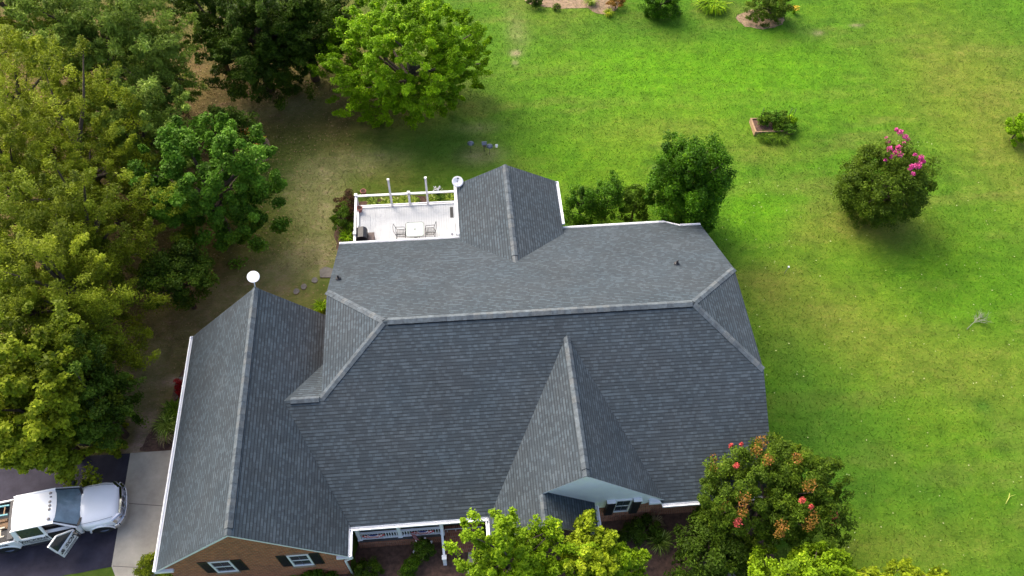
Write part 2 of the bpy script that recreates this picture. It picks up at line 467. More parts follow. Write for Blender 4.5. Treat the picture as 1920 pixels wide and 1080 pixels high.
# patches: (x, y, rx, ry, kind, strength)
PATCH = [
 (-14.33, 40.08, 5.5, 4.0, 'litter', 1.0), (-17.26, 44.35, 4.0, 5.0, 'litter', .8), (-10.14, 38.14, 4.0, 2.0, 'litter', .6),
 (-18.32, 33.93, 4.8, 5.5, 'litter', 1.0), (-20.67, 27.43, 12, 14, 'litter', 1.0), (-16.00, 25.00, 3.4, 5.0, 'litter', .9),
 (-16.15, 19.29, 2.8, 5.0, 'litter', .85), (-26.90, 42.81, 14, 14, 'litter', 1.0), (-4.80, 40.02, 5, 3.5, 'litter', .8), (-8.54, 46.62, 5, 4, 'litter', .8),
 (-11.18, 24.67, 3, 1.6, 'tan', .55), (-8.07, 30.40, 1.7, 1.2, 'tan', .75), (-8.82, 27.74, 2.4, 1.4, 'tan', .5), (-6.64, 33.63, 3.0, .8, 'tan', .5),
 (-13.52, 38.82, 1.6, .8, 'tan', .5), (-10.22, 39.35, 2.5, 1.0, 'tan', .45), (1.80, 34.42, 1.3, .8, 'tan', .75), (1.61, 36.73, 1.3, .5, 'tan', .45),
 (-4.73, 34.60, 2.2, .7, 'tan', .5), (-15.92, 21.09, 1.6, 2.6, 'tan', .5), (-13.01, 23.45, 1.6, 1.6, 'tan', .5), (-16.41, 17.87, 1.8, 1.1, 'tan', .4),
 (4.83, 43.65, .38, .35, 'bare', 1.0), (5.13, 45.88, .7, 1.8, 'tan', .45), (4.70, 42.68, .2, .3, 'bare', .7), (26.38, 44.61, .42, .26, 'bare', 1.2), (29.45, 45.26, .5, .18, 'bare', .6),
 (-15.65, 17.11, .35, 1.1, 'bare', .9), (-15.26, 17.78, .3, .7, 'bare', .7), (-15.78, 16.38, .7, .25, 'bare', .9), (-14.56, 19.92, .9, .35, 'bare', .6),
 (24.55, 27.27, 3.2, 1.6, 'dry', .9), (17.40, 23.41, 2.4, 1.6, 'dry', .75), (19.16, 21.20, 4.0, 2.2, 'dry', .5), (22.37, 19.31, 3.5, 2.5, 'dry', .4),
 (35.49, 34.20, 4.0, 7.0, 'dry', .6), (34.60, 40.89, 5.0, 5.0, 'dry', .4), (27.15, 17.38, 3.0, 2.5, 'dry', .6), (13.83, 35.99, 5, 1.4, 'dry', .4),
 (10.19, 41.73, 4, 2.0, 'dry', .15), (19.53, 33.78, 2.4, 1.0, 'dry', .5), (20.07, 27.36, 1.8, 1.2, 'dry', .5), (19.68, 8.87, 5, 1.2, 'dry', .5), (8.33, 47.46, 3, 2, 'dry', .3),
 (-10.83, 30.58, 2, 4, 'dry', .5), (-2.80, 32.96, 4, 1.4, 'dry', .3), (-0.79, 35.48, 3, 1.6, 'dark', .6),
 (14.17, 41.50, 7.5, 3.2, 'lush', .9), (20.23, 40.63, 7, 3.5, 'lush', .8), (6.69, 33.67, 2.5, 2.5, 'lush', .4), (17.87, 28.71, 2, 2.2, 'lush', .8), (27.61, 22.00, 4, 4, 'lush', .35),
 (17.85, 14.21, 6, 3.4, 'dark', .55), (17.36, 18.08, 2.0, 4.0, 'dark', .5), (22.62, 11.15, 6, 2.5, 'dark', .3), (18.29, 45.16, 8, 1.5, 'dark', .35), (13.15, 46.31, 5, 1.0, 'dark', .3),
 (-10.12, 33.42, 2.2, 4.0, 'dark', .4), (-6.49, 29.11, 1.0, 3.0, 'dark', .2), (-8.17, 32.45, 1.6, 2.2, 'tan', .6), (-7.63, 27.66, 1.3, 1.3, 'tan', .5), (-9.18, 26.48, 1.8, .9, 'tan', .6), (25.73, 44.76, 1.0, 1.2, 'dark', .5), (26.11, 15.62, .5, .4, 'dark', .8),
]
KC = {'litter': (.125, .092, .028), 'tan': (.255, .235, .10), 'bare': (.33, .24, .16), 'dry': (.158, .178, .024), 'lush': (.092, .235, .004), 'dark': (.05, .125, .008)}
def grass_col(x, y):
    n1 = fbm(x, y, 6, 3); n2 = fbm(x, y, 1.6, 21); n3 = fbm(x, y, .55, 51, 3); n4 = fbm(x * .6, y * 2.2, 3.5, 77)
    base = np.array([.072, .178, .006]); yel = np.array([.112, .220, .007]); dk = np.array([.050, .128, .006]); tn = np.array([.17, .175, .035])
    def mixc(c, k, w): return c * (1 - w[..., None]) + np.array(k) * w[..., None]
    c = np.ones(x.shape + (3,)) * base
    right = np.clip((x - 8) / 22, 0, 1)
    c = mixc(c, yel, np.clip((n1 - .42) * 3.2 + right * .12, 0, .85))
    c = mixc(c, dk, np.clip((n2 - .52) * 3.2, 0, .6))
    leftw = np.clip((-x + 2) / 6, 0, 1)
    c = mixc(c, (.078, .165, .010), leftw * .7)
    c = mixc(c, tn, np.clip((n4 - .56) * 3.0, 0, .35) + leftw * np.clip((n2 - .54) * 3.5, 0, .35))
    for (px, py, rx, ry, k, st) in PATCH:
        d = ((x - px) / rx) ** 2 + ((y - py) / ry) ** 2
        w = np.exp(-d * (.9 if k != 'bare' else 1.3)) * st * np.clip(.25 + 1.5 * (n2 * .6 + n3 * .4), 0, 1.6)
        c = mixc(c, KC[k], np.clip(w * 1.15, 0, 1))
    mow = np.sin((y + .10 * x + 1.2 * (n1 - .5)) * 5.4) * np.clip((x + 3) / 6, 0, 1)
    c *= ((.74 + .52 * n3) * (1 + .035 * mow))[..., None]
    return c
gx = np.concatenate([[-900, -400, -200, -110, -70], np.arange(-46, 62, .22), [75, 110, 200, 400, 900]])
gy = np.concatenate([[-600, -300, -120, -50, -20], np.arange(-2, 66, .22), [80, 110, 200, 500, 1200]])
GX, GY = np.meshgrid(gx, gy, indexing='ij')
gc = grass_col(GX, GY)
me = bpy.data.meshes.new('lawn')
nx, ny = len(gx), len(gy)
vv = np.stack([GX, GY, np.zeros_like(GX)], -1).reshape(-1, 3)
me.vertices.add(nx * ny); me.vertices.foreach_set('co', vv.astype(np.float32).ravel())
ii, jj = np.meshgrid(np.arange(nx - 1), np.arange(ny - 1), indexing='ij')
q = np.stack([ii * ny + jj, (ii + 1) * ny + jj, (ii + 1) * ny + jj + 1, ii * ny + jj + 1], -1).reshape(-1).astype(np.int32)
me.loops.add(len(q)); me.loops.foreach_set('vertex_index', q)
me.polygons.add(len(q) // 4); me.polygons.foreach_set('loop_start', np.arange(0, len(q), 4, dtype=np.int32))
me.polygons.foreach_set('loop_total', np.full(len(q) // 4, 4, dtype=np.int32)); me.update(calc_edges=True)
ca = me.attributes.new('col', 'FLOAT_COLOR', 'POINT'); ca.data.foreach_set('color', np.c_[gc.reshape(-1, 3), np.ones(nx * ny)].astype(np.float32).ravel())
m, nt, p = nodes('lawn_turf')
N, L = nt.nodes.new, nt.links.new
at = N('ShaderNodeAttribute'); at.attribute_name = 'col'
tc = N('ShaderNodeTexCoord')
acc = at.outputs['Color']
for sc, a0, a1, c0, c1 in ((1.1, .40, .66, (.84, .88, .85), (1.22, 1.03, 1.5)), (3.6, .38, .64, (.84, .90, .85), (1.2, 1.04, 1.4))):
    nz = N('ShaderNodeTexNoise'); nz.inputs['Scale'].default_value = sc; nz.inputs['Detail'].default_value = 12; nz.inputs['Roughness'].default_value = .72
    mp = N('ShaderNodeMapping'); mp.inputs['Scale'].default_value = (.8, 1.5, 1); L(tc.outputs['Object'], mp.inputs[0]); L(mp.outputs[0], nz.inputs['Vector'])
    cr = N('ShaderNodeValToRGB'); cr.color_ramp.elements[0].position = a0; cr.color_ramp.elements[1].position = a1
    cr.color_ramp.elements[0].color = (*c0, 1); cr.color_ramp.elements[1].color = (*c1, 1)
    e = cr.color_ramp.elements.new((a0 + a1) / 2); e.color = (1, 1, 1, 1); L(nz.outputs['Fac'], cr.inputs[0])
    mx = N('ShaderNodeMix'); mx.data_type = 'RGBA'; mx.blend_type = 'MULTIPLY'; mx.inputs[0].default_value = 1
    L(acc, mx.inputs[6]); L(cr.outputs[0], mx.inputs[7]); acc = mx.outputs[2]
for sc, lo, hi, st in ((11, .82, 1.18, 1), (45, .74, 1.26, 1)):
    nz = N('ShaderNodeTexNoise'); nz.inputs['Scale'].default_value = sc; nz.inputs['Detail'].default_value = 7; nz.inputs['Roughness'].default_value = .75
    mp = N('ShaderNodeMapping'); mp.inputs['Scale'].default_value = (1, 1.3, 1); L(tc.outputs['Object'], mp.inputs[0]); L(mp.outputs[0], nz.inputs['Vector'])
    mr = N('ShaderNodeMapRange'); mr.inputs['From Min'].default_value = .32; mr.inputs['From Max'].default_value = .68
    mr.inputs['To Min'].default_value = lo; mr.inputs['To Max'].default_value = hi; L(nz.outputs['Fac'], mr.inputs['Value'])
    mx = N('ShaderNodeMix'); mx.data_type = 'RGBA'; mx.blend_type = 'MULTIPLY'; mx.inputs[0].default_value = 1
    L(acc, mx.inputs[6]); L(mr.outputs[0], mx.inputs[7]); acc = mx.outputs[2]
L(acc, p.inputs['Base Color']); p.inputs['Roughness'].default_value = .9; p.inputs['Specular IOR Level'].default_value = .15
bp = N('ShaderNodeBump'); bp.inputs['Strength'].default_value = .7; bp.inputs['Distance'].default_value = .05
L(nz.outputs['Fac'], bp.inputs['Height']); L(bp.outputs[0], p.inputs['Normal'])
me.materials.append(m)
ground = bpy.data.objects.new('ground', me); C.objects.link(ground); tag(ground, kind='structure')

# grass blades standing on the lawn
mg, nt, p = nodes('grass_blades')
at = nt.nodes.new('ShaderNodeAttribute'); at.attribute_name = 'col'
nt.links.new(at.outputs['Color'], p.inputs['Base Color']); p.inputs['Roughness'].default_value = .7; p.inputs['Specular IOR Level'].default_value = .2
nb = 330000
bx = rngG.uniform(-24, 44, nb); by = rngG.uniform(4, 52, nb)
ok = ~((bx > -13.2) & (bx < 13.4) & (by > 9.4) & (by < 26.6)) & ~((bx < -13) & (by < 16.4)) & ~((bx > -6.2) & (bx < 6) & (by > 25) & (by < 31.2))
ok &= ~((bx > -6) & (bx < 13.4) & (by < 12)) 
bx, by = bx[ok], by[ok]; nb = len(bx)
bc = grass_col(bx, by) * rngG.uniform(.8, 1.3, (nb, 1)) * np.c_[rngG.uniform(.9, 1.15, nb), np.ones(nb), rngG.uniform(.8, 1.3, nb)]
h_ = rngG.uniform(.03, .085, nb); an = rngG.uniform(0, 6.283, nb); wd = rngG.uniform(.012, .03, nb)
lean = rngG.normal(0, .045, (nb, 2))
V = np.empty((nb, 3, 3))
V[:, 0] = np.c_[bx - np.cos(an) * wd, by - np.sin(an) * wd, np.zeros(nb)]
V[:, 1] = np.c_[bx + np.cos(an) * wd, by + np.sin(an) * wd, np.zeros(nb)]
V[:, 2] = np.c_[bx + lean[:, 0], by + lean[:, 1], h_]
g = fast_mesh('grass', V.reshape(-1, 3), 3, mg, None, None, None, bc)
tag(g, 'mown lawn grass blades all over the garden', 'grass', kind='stuff')
# pale specks: clover heads and fallen petals on the right of the lawn
ns = 260
px_ = rngG.uniform(12, 34, ns); py_ = rngG.uniform(6, 34, ns); keepm = (px_ > 14) ; px_, py_ = px_[keepm], py_[keepm]; ns = len(px_)
cc = np.c_[px_, py_, np.full(ns, .07)]
g = fast_mesh('clover', leaves(cc, cc * 0, .07, .05, rngG, 2.0, .3), 4, mat('pale_clover', (.50, .52, .26), .7, .3), None)
tag(g, 'tiny pale clover heads sprinkled over the right of the lawn', 'clover', kind='stuff')

nl = 2600
lx = rngG.normal(-11, 4.5, nl); ly = rngG.uniform(17, 44, nl); kk = (lx < -5.5) & ~((lx > -13.2) & (ly < 21.2)); lx, ly = lx[kk], ly[kk]
cc = np.c_[lx, ly, rngG.uniform(.03, .08, len(lx))]
g = fast_mesh('leaf_litter', leaves(cc, cc * 0, .11, .07, rngG, 2.0, .4), 4, mat('fallen_leaves', (.24, .17, .07), .8, .5, 9), None)
tag(g, 'brown fallen leaves strewn under the trees on the left', 'leaf litter', kind='stuff')
def sheet(name, pts, z, m_, wob=0, seed=0, sub=1):
    """flat ground sheet with a softly irregular edge"""
    rr = random.Random(seed); out = []
    for i in range(len(pts)):
        a, b_ = pts[i], pts[(i + 1) % len(pts)]
        for k in range(sub):
            t = k / sub
            out.append((a[0] + (b_[0] - a[0]) * t + rr.uniform(-wob, wob), a[1] + (b_[1] - a[1]) * t + rr.uniform(-wob, wob), z))
    mb = MB(); mb.face(out); mb.face([(p[0], p[1], p[2] - z * .9) for p in reversed(out)])
    o = mb.build(name, m_); tag(o, kind='structure'); return o
def ellipse(cx, cy, rx, ry, n=26, wob=.12, seed=0):
    rr = random.Random(seed)
    return [(cx + math.cos(6.283 * i / n) * rx * (1 + rr.uniform(-wob, wob)), cy + math.sin(6.283 * i / n) * ry * (1 + rr.uniform(-wob, wob))) for i in range(n)]

A_, B_, C_ = (-15.99, 16.18, 0.00), (-15.87, 10.89, 0.00), (-17.70, 10.67, 0.00)
sheet('driveway', [A_, B_, C_, (C_[0] - 3.5, C_[1] - .5), (C_[0] - 5, C_[1] - 1.5), (-34, 8.5), (-34, 15.9), (A_[0] - 6, A_[1] + .1)], .012, M['asphalt'], .02, 3, 4)
D_, E_ = (-13.88, 16.13, 0.00), (-15.45, 10.11, 0.00)
ap = [(A_[0], A_[1]), (-12.0, A_[1]), (-12.0, 9.0), (E_[0] + 1.5, 8.2), (E_[0], E_[1]), (B_[0], B_[1])]
mb = MB(); mb.slab([(p[0], p[1], .045) for p in ap], .05, 0, 0); tag(mb.build('driveway_apron', M['concrete']), kind='structure')
mb = MB()
for (a, b_) in (((-15.85, 13.73, 0.00), (-12.0, 13.15)), ((-15.82, 10.89, 0.00), (-12.5, 10.45))):
    mb.beam((a[0], a[1], .046), (b_[0], b_[1], .046), .03, .008)
tag(mb.build('driveway_joint', M['joint']), kind='structure')
# garden beds
bedf = sheet('front_bed', [(-5.2, 9.0), (-5.2, 11.5), (-.2, 11.5), (-.2, 9.4), (.9, 9.4), (.9, 11.5), (13.0, 11.4), (13.8, 10.5), (13.2, 7.2), (9, 6), (-1, 6), (-1.4, 8.6)], .02, M['mulch'], .08, 5, 5)
sheet('garage_bed', [(-12.2, 9.8), (-5.2, 9.8), (-5.2, 8.6), (-8, 8.2), (-13.6, 8.9)], .016, M['mulch'], .06, 6, 4)
sheet('side_bed', [(-15.40, 16.63, 0.00)[:2], (-15.21, 17.50, 0.00)[:2], (-14.53, 18.53, 0.00)[:2], (-14.40, 19.76, 0.00)[:2], (-14.13, 20.65, 0.00)[:2], (-12.2, 20.6), (-12.2, 15.75), (-15.59, 16.29, 0.00)[:2]], .018, M['mulch'], .06, 8, 4)
sheet('deck_bed', [(-6.4, 27.0), (-6.9, 28.6), (-6.3, 30.9), (-3, 31.35), (.4, 31.2), (.4, 30.0), (-5.4, 30.0), (-5.4, 27.0)], .018, M['mulch'], .1, 9, 4)
sheet('straw_ring', ellipse(22.77, 46.33, 1.75, 1.05, seed=4), .018, M['straw'])
sheet('garden_island', [(5.29, 49.92, 0.00)[:2], (6.36, 48.88, 0.00)[:2], (8.04, 48.31, 0.00)[:2], (10.34, 48.13, 0.00)[:2], (11.84, 47.27, 0.00)[:2], (13.09, 48.78, 0.00)[:2], (12, 50), (1.5, 50)], .018, M['straw'], .12, 10, 4)
sheet('flower_bed', ellipse(-11.70, 35.57, .75, 1.15, seed=12), .018, M['straw'])
sheet('front_walk', [(-.15, 10.9), (.75, 10.9), (.8, 9.2), (.5, 6), (-.7, 6), (-.35, 9.2)], .05, M['concrete'])

# ---------------------------------------------------------------- house
Yr, Zr, S = 18.411, 6.969, .553
X1, X2, Xl, Xr, Zh = -3.264, 10.301, -6.061, 13.206, 5.456
dh = (Zr - Zh) / S
zF = lambda y: Zr - S * (Yr - y)
zB = lambda y: Zr - S * (y - Yr)
Yfe, Yre = 10.913, 25.85
Xg, Zg, Sg, Yg1, Yg2, Xgw, Xge = -8.97, 6.794, .998, 9.669, 20.686, -12.793, -5.119
zG = lambda x: Zg - Sg * abs(x - Xg)
Xf, Zf, Sf, Yf = 4.596, 6.455, .951, 11.042
zW = lambda x: Zf - Sf * abs(x - Xf)
Xb, Zb, Sb, Yb = 2.878, 4.464, .536, 29.408
zU = lambda x: Zb - Sb * abs(x - Xb)
house = thing('house', 'brick house under dark slate grey shingle roofs with white gutters', 'house', (0, 18, 0))
hp = lambda: None
def H(o): o.location = (0, -18, 0); o.parent = house; return o
T_ = .15
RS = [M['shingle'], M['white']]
# main roof
mb = MB()
vx = Xg + (Zg - Zh) / Sg                     # where the link ridge dies into the garage slope
mb.slab([(X1, Yr, Zr), (X2, Yr, Zr), (Xr, Yr - dh, Zh), (Xr, Yfe, zF(Yfe)), (8.22, Yfe, zF(Yfe)), (7.8, 11.65, zF(11.65)), (1.3, 11.65, zF(11.65)), (.78, Yfe, zF(Yfe)), (Xge - .03, Yfe, zF(Yfe)), (vx, Yr - dh, Zh), (Xl, Yr - dh, Zh)], T_)
bk = [(X1, Yr, Zr), (Xl, Yr + dh, Zh), (Xl, Yre, zB(Yre)), (5.4, Yre, zB(Yre)), (5.4, 26.32, zB(26.32)), (11.4, 26.42, zB(26.42)), (12.05, 25.9, zB(25.9)), (Xr, 25.9, zB(25.9)), (Xr, Yr + dh, Zh), (X2, Yr, Zr)]
mb.slab(bk, T_)
mb.slab([(X1, Yr, Zr), (Xl, Yr - dh, Zh), (Xl, Yr + dh, Zh)], T_)
mb.slab([(X2, Yr, Zr), (Xr, Yr + dh, Zh), (Xr, Yr - dh, Zh)], T_)
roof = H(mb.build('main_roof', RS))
# link roof between main gable and garage slope
yk = (Yr - dh) + (Zh - zG(Xl)) / S
mb = MB(); mb.slab([(vx, Yr - dh, Zh), (Xl + .25, Yr - dh, Zh), (Xl + .25, yk + .35, Zh - S * (yk + .35 - Yr + dh)), (Xl, yk, Zh - S * (yk - Yr + dh))], .12)
H(mb.build('link_roof', RS))
# garage roof
mb = MB()
mb.slab([(Xg, Yg1, Zg), (Xg, Yg2, Zg), (Xgw, Yg2, zG(Xgw)), (Xgw, Yg1, zG(Xgw))], T_)
mb.slab([(Xg, Yg1, Zg), (Xge, Yg1, zG(Xge)), (Xge, Yfe + .06, zG(Xge)), (vx, Yr - dh, Zh), (Xl + .2, yk, zG(Xl + .2)), (Xl + .2, Yg2, zG(Xl + .2)), (Xg, Yg2, Zg)], T_)
groof = H(mb.build('garage_roof', RS))
# front gable roof
xk, yP, xw = 2.93, 9.75, .74
xe = 5.30
zk = zW(xk)
vyb = Yr - (Zr - zW(xw)) / S
mb = MB()
yt = Yr - (Zr - Zf) / S
mb.slab([(Xf, yt, Zf), (Xf, Yf, Zf), (xk, Yf, zk), (xk, yP, zk), (xw, yP, zW(xw)), (xw, vyb, zW(xw))], T_)
xrr = Xf + (Zf - zF(Yf)) / Sf
mb.slab([(Xf, yt, Zf), (xrr, Yf, zW(xrr)), (Xf, Yf, Zf)], T_)
ze = zk - .80 * (xe - xk)
mb.slab([(xk, yP, zk), (xe, yP, ze), (xe, 11.13, ze), (xk, 11.13, zk)], T_)
froof = H(mb.build('gable_roof', RS))
# rear bump roof
mb = MB()
yb0 = Yr + (Zr - Zb) / S; xbl, xbr = .218, 5.725
mb.slab([(Xb, yb0, Zb), (Xb, Yb, Zb), (xbl, Yb, zU(xbl)), (xbl, Yr + (Zr - zU(xbl)) / S, zU(xbl))], T_)
mb.slab([(Xb, yb0, Zb), (Xb, Yb, Zb), (xbr, Yb, zU(xbr)), (xbr, Yr + (Zr - zU(xbr)) / S, zU(xbr))], T_)
broof = H(mb.build('rear_roof', RS))

def ridge_strip(par, p, q, w, sl, sr, m_, lift=.05, th=.05, vent=True):
    """inverted-V cap running from p to q; sl / sr are the drops per metre to either side"""
    p, q = Vector(p), Vector(q); d = (q - p); Ln = d.length; d.normalize()
    side = d.cross(Vector((0, 0, 1))).normalized()
    rr = random.Random(int(Ln * 100)); mb = MB()
    n = max(1, int(Ln / .28))
    for i in range(n):
        a = p + d * Ln * i / n; b_ = p + d * (Ln * (i + 1) / n + .0)
        z1 = lift + .012 * (i % 2 == 0) + rr.uniform(0, .006); 
        U = Vector((0, 0, z1))
        al, ar = a - side * w + Vector((0, 0, -sl * w)), a + side * w + Vector((0, 0, -sr * w))
        bl, br = b_ - side * w + Vector((0, 0, -sl * w)), b_ + side * w + Vector((0, 0, -sr * w))
        t = Vector((0, 0, z1 + th))
        mi = rr.choice((0, 0, 2, 3))
        mb.mesh([a + U, b_ + U, bl + U, al + U, ar + U, br + U], [(0, 3, 2, 1), (0, 1, 5, 4)], mi)
        mb.mesh([al + U, bl + U, bl + U - t, al + U - t, ar + U, br + U, br + U - t, ar + U - t], [(0, 3, 2, 1), (4, 5, 6, 7)], 1 if vent else 0)
        mb.mesh([a + U, al + U, al + U - t, a + U - t, ar + U, ar + U - t], [(0, 1, 2, 3), (0, 3, 5, 4)], mi)
        mb.mesh([b_ + U, bl + U, bl + U - t, b_ + U - t, br + U, br + U - t], [(0, 3, 2, 1), (0, 4, 5, 3)], mi)
    o = mb.build('ridge_cap', [m_, M['dark'], M['cap2'], M['cap3']], par)
    return o
ridge_strip(roof, (X1 + .15, Yr, Zr), (X2 - .05, Yr, Zr), .17, S, S, M['ridge'])
hipd = S * .70
ridge_strip(roof, (X1 - .05, Yr - .05, Zr - .03), (Xl, Yr - dh, Zh), .15, .38, .38, M['hip'], .02, .03, False)
ridge_strip(roof, (X1 - .05, Yr + .05, Zr - .03), (Xl, Yr + dh, Zh), .15, .38, .38, M['hip'], .02, .03, False)
ridge_strip(roof, (X2 + .05, Yr - .05, Zr - .03), (Xr, Yr - dh, Zh), .15, .38, .38, M['hip'], .02, .03, False)
ridge_strip(roof, (X2 + .05, Yr + .05, Zr - .03), (Xr, Yr + dh, Zh), .15, .38, .38, M['hip'], .02, .03, False)
ridge_strip(roof, (vx + .28, Yr - dh, Zh), (Xl - .1, Yr - dh, Zh), .15, S, S, M['hip'])
ridge_strip(groof, (Xg, Yg1 + .28, Zg), (Xg, Yg2 - .45, Zg), .155, Sg, Sg, M['ridge'])
ridge_strip(groof, (Xg, Yg1, Zg), (Xg, Yg1 + .27, Zg), .13, Sg, Sg, M['hip'], .02, .02, False)
ridge_strip(groof, (Xg, Yg2 - .43, Zg), (Xg, Yg2, Zg), .13, Sg, Sg, M['hip'], .02, .02, False)
ridge_strip(froof, (Xf, yt - .1, Zf), (Xf, Yf + .3, Zf), .155, Sf, Sf, M['ridge'])
ridge_strip(froof, (Xf, Yf, Zf), (Xf, Yf + .28, Zf), .13, Sf, Sf, M['hip'], .02, .02, False)
ridge_strip(froof, (xk, yP, zk), (xk, Yf - .03, zk), .12, Sf, .8, M['hip'], .02, .02, False)
ridge_strip(broof, (Xb, yb0 + .4, Zb), (Xb, Yb - .25, Zb), .155, Sb, Sb, M['ridge'])
ridge_strip(broof, (Xb, yb0 - .1, Zb), (Xb, yb0 + .38, Zb), .13, Sb, Sb, M['hip'], .02, .02, False)
ridge_strip(broof, (Xb, Yb - .24, Zb), (Xb, Yb, Zb), .13, Sb, Sb, M['hip'], .02, .02, False)

def gutter(par, p, q, outw):
    """open trough below an eave; outw is the unit vector pointing away from the roof"""
    p, q, o_ = Vector(p), Vector(q), Vector(outw)
    mb = MB(); z = Vector((0, 0, 1))
    mb.beam(p + o_ * .006 - z * .06, q + o_ * .006 - z * .06, .012, .12)
    mb.beam(p + o_ * .125 - z * .05, q + o_ * .125 - z * .05, .045, .11)
    mb.beam(p + o_ * .06 - z * .118, q + o_ * .06 - z * .118, .11, .012)
    for e in (p, q):
        mb.box(e + o_ * .062 - z * .06, (.015 if abs(o_.y) > .5 else .11, .11 if abs(o_.y) > .5 else .015, .1))
    return mb.build('gutter', M['white'], par)
zr_ = zB(Yre)
gutter(roof, (Xl, Yre, zr_ - .02), (xbl, Yre, zr_ - .02), (0, 1, 0))
gutter(roof, (5.8, 26.33, zB(26.33) - .02), (11.38, 26.42, zB(26.42) - .02), (0, 1, 0))
gutter(roof, (12.1, 25.9, zB(25.9) - .02), (Xr, 25.9, zB(25.9) - .02), (0, 1, 0))
mb = MB(); mb.beam((11.38, 26.5, zB(26.4) - .08), (12.1, 25.98, zB(25.9) - .08), .05, .12); mb.build('gutter', M['white'], roof)
gutter(roof, (Xge + .02, Yfe, zF(Yfe) - .02), (.7, Yfe, zF(Yfe) - .02), (0, -1, 0))
gutter(roof, (xrr - .1, Yfe, zF(Yfe) - .02), (Xr, Yfe, zF(Yfe) - .02), (0, -1, 0))
gutter(groof, (Xgw, Yg1, zG(Xgw) - .02), (Xgw, Yg2, zG(Xgw) - .02), (-1, 0, 0))
gutter(groof, (Xge, Yg1, zG(Xge) - .02), (Xge, Yfe - .13, zG(Xge) - .02), (1, 0, 0))
gutter(froof, (xe, yP, ze - .02), (xe, 11.0, ze - .02), (1, 0, 0))
gutter(froof, (xw, yP, zW(xw) - .02), (xw, 10.95, zW(xw) - .02), (-1, 0, 0))
gutter(broof, (xbl, Yre + .15, zU(xbl) - .02), (xbl, Yb, zU(xbl) - .02), (-1, 0, 0))
gutter(broof, (xbr, 26.4, zU(xbr) - .02), (xbr, Yb, zU(xbr) - .02), (1, 0, 0))

# walls
def prism(poly, axis, a, b_):
    """poly of (s, z) extruded along axis from a to b_"""
    mb = MB()
    f = (lambda s, z, t: (t, s, z)) if axis == 'x' else (lambda s, z, t: (s, t, z))
    A = [f(s, z, a) for s, z in poly]; B = [f(s, z, b_) for s, z in poly]
    mb.face(A); mb.face(B[::-1])
    for i in range(len(poly)):
        j = (i + 1) % len(poly); mb.face([A[j], A[i], B[i], B[j]])
    return mb
t2 = .19
yA = 12.7
main = prism([(yA, 0), (25.5, 0), (25.5, zB(25.5) - t2), (Yr + dh, Zh - t2), (Yr - dh, Zh - t2), (yA, zF(yA) - t2)], 'x', Xl + .22, Xr - .25)
H(main.build('wall', M['brick'], box_uv=True))
gw = prism([(Xgw + .32, 0), (Xge - .32, 0), (Xge - .32, zG(Xge - .32) - t2), (Xg, Zg - t2), (Xgw + .32, zG(Xgw + .32) - t2)], 'y', Yg1 + .1, Yg2 - .15)
gwall = H(gw.build('garage_wall', M['brick'], box_uv=True))
bw = prism([(xbl + .3, 0), (xbr - .3, 0), (xbr - .3, zU(xbr - .3) - t2), (Xb, Zb - t2), (xbl + .3, zU(xbl + .3) - t2)], 'y', 25.4, Yb - .15)
H(bw.build('rear_wall', M['siding'], box_uv=True))
rw = prism([(11.32, 0), (yA + .1, 0), (yA + .1, zF(yA + .1) - t2), (11.32, zF(11.32) - t2)], 'x', 5.0, Xr - .25)
H(rw.build('front_wall', M['brickdark'], box_uv=True))
# white gable siding and the brick below it
gb = prism([(xk - .3, zk - .75), (xk - .3, zW(xk - .3) - .16), (Xf, Zf - .16), (8.05, zW(8.05) - .16), (8.05, 2.68), (7.6, 2.25), (5.0, 2.1)], 'y', 11.16, 11.31)
gs = H(gb.build('gable_siding', M['siding'], box_uv=True))
for k in range(9):
    z = 2.5 + k * .42; mbs = MB()
mb = MB()
fb = [(5.0, 0), (8.05, 0), (8.05, 2.60), (7.6, 2.2), (5.0, 2.05)]
b3 = prism(fb, 'y', 11.2, 11.31)
H(b3.build('gable_brick', M['brickdark'], box_uv=True))
# porch: brick base, floor
mb = MB()
mb.b2((Xge + .1, 10.84, 0), (-1.28, yA, .70)); mb.b2((-.02 - .02, 11.5, 0), (xk, yA, .62))
pb = H(mb.build('porch_base', M['brickdark'], box_uv=True))
mb = MB(); mb.b2((Xge + .16, 10.88, .702), (-1.28, yA, .76)); mb.b2((-1.28, 11.38, .622), (xk, yA, .76)); H(mb.build('porch_floor', M['porch']))
mb = MB()
for k in range(4):
    mb.b2((-1.22, 11.36 - k * .27, 0), (.46, 11.36 - (k + 1) * .27, .60 - .15 * k))
st = H(mb.build('steps', M['brickdark'], box_uv=True))
mb = MB(); mb.beam((-1.2, 11.1, .93), (.44, 11.1, .93), .03, .03)
for k in range(5): mb.beam((-1.1 + k * .38, 11.1, .5), (-1.1 + k * .38, 11.1, .93), .02, .02)
mb.build('step_rail', M['offwhite'], st).location = (0, 0, 0)

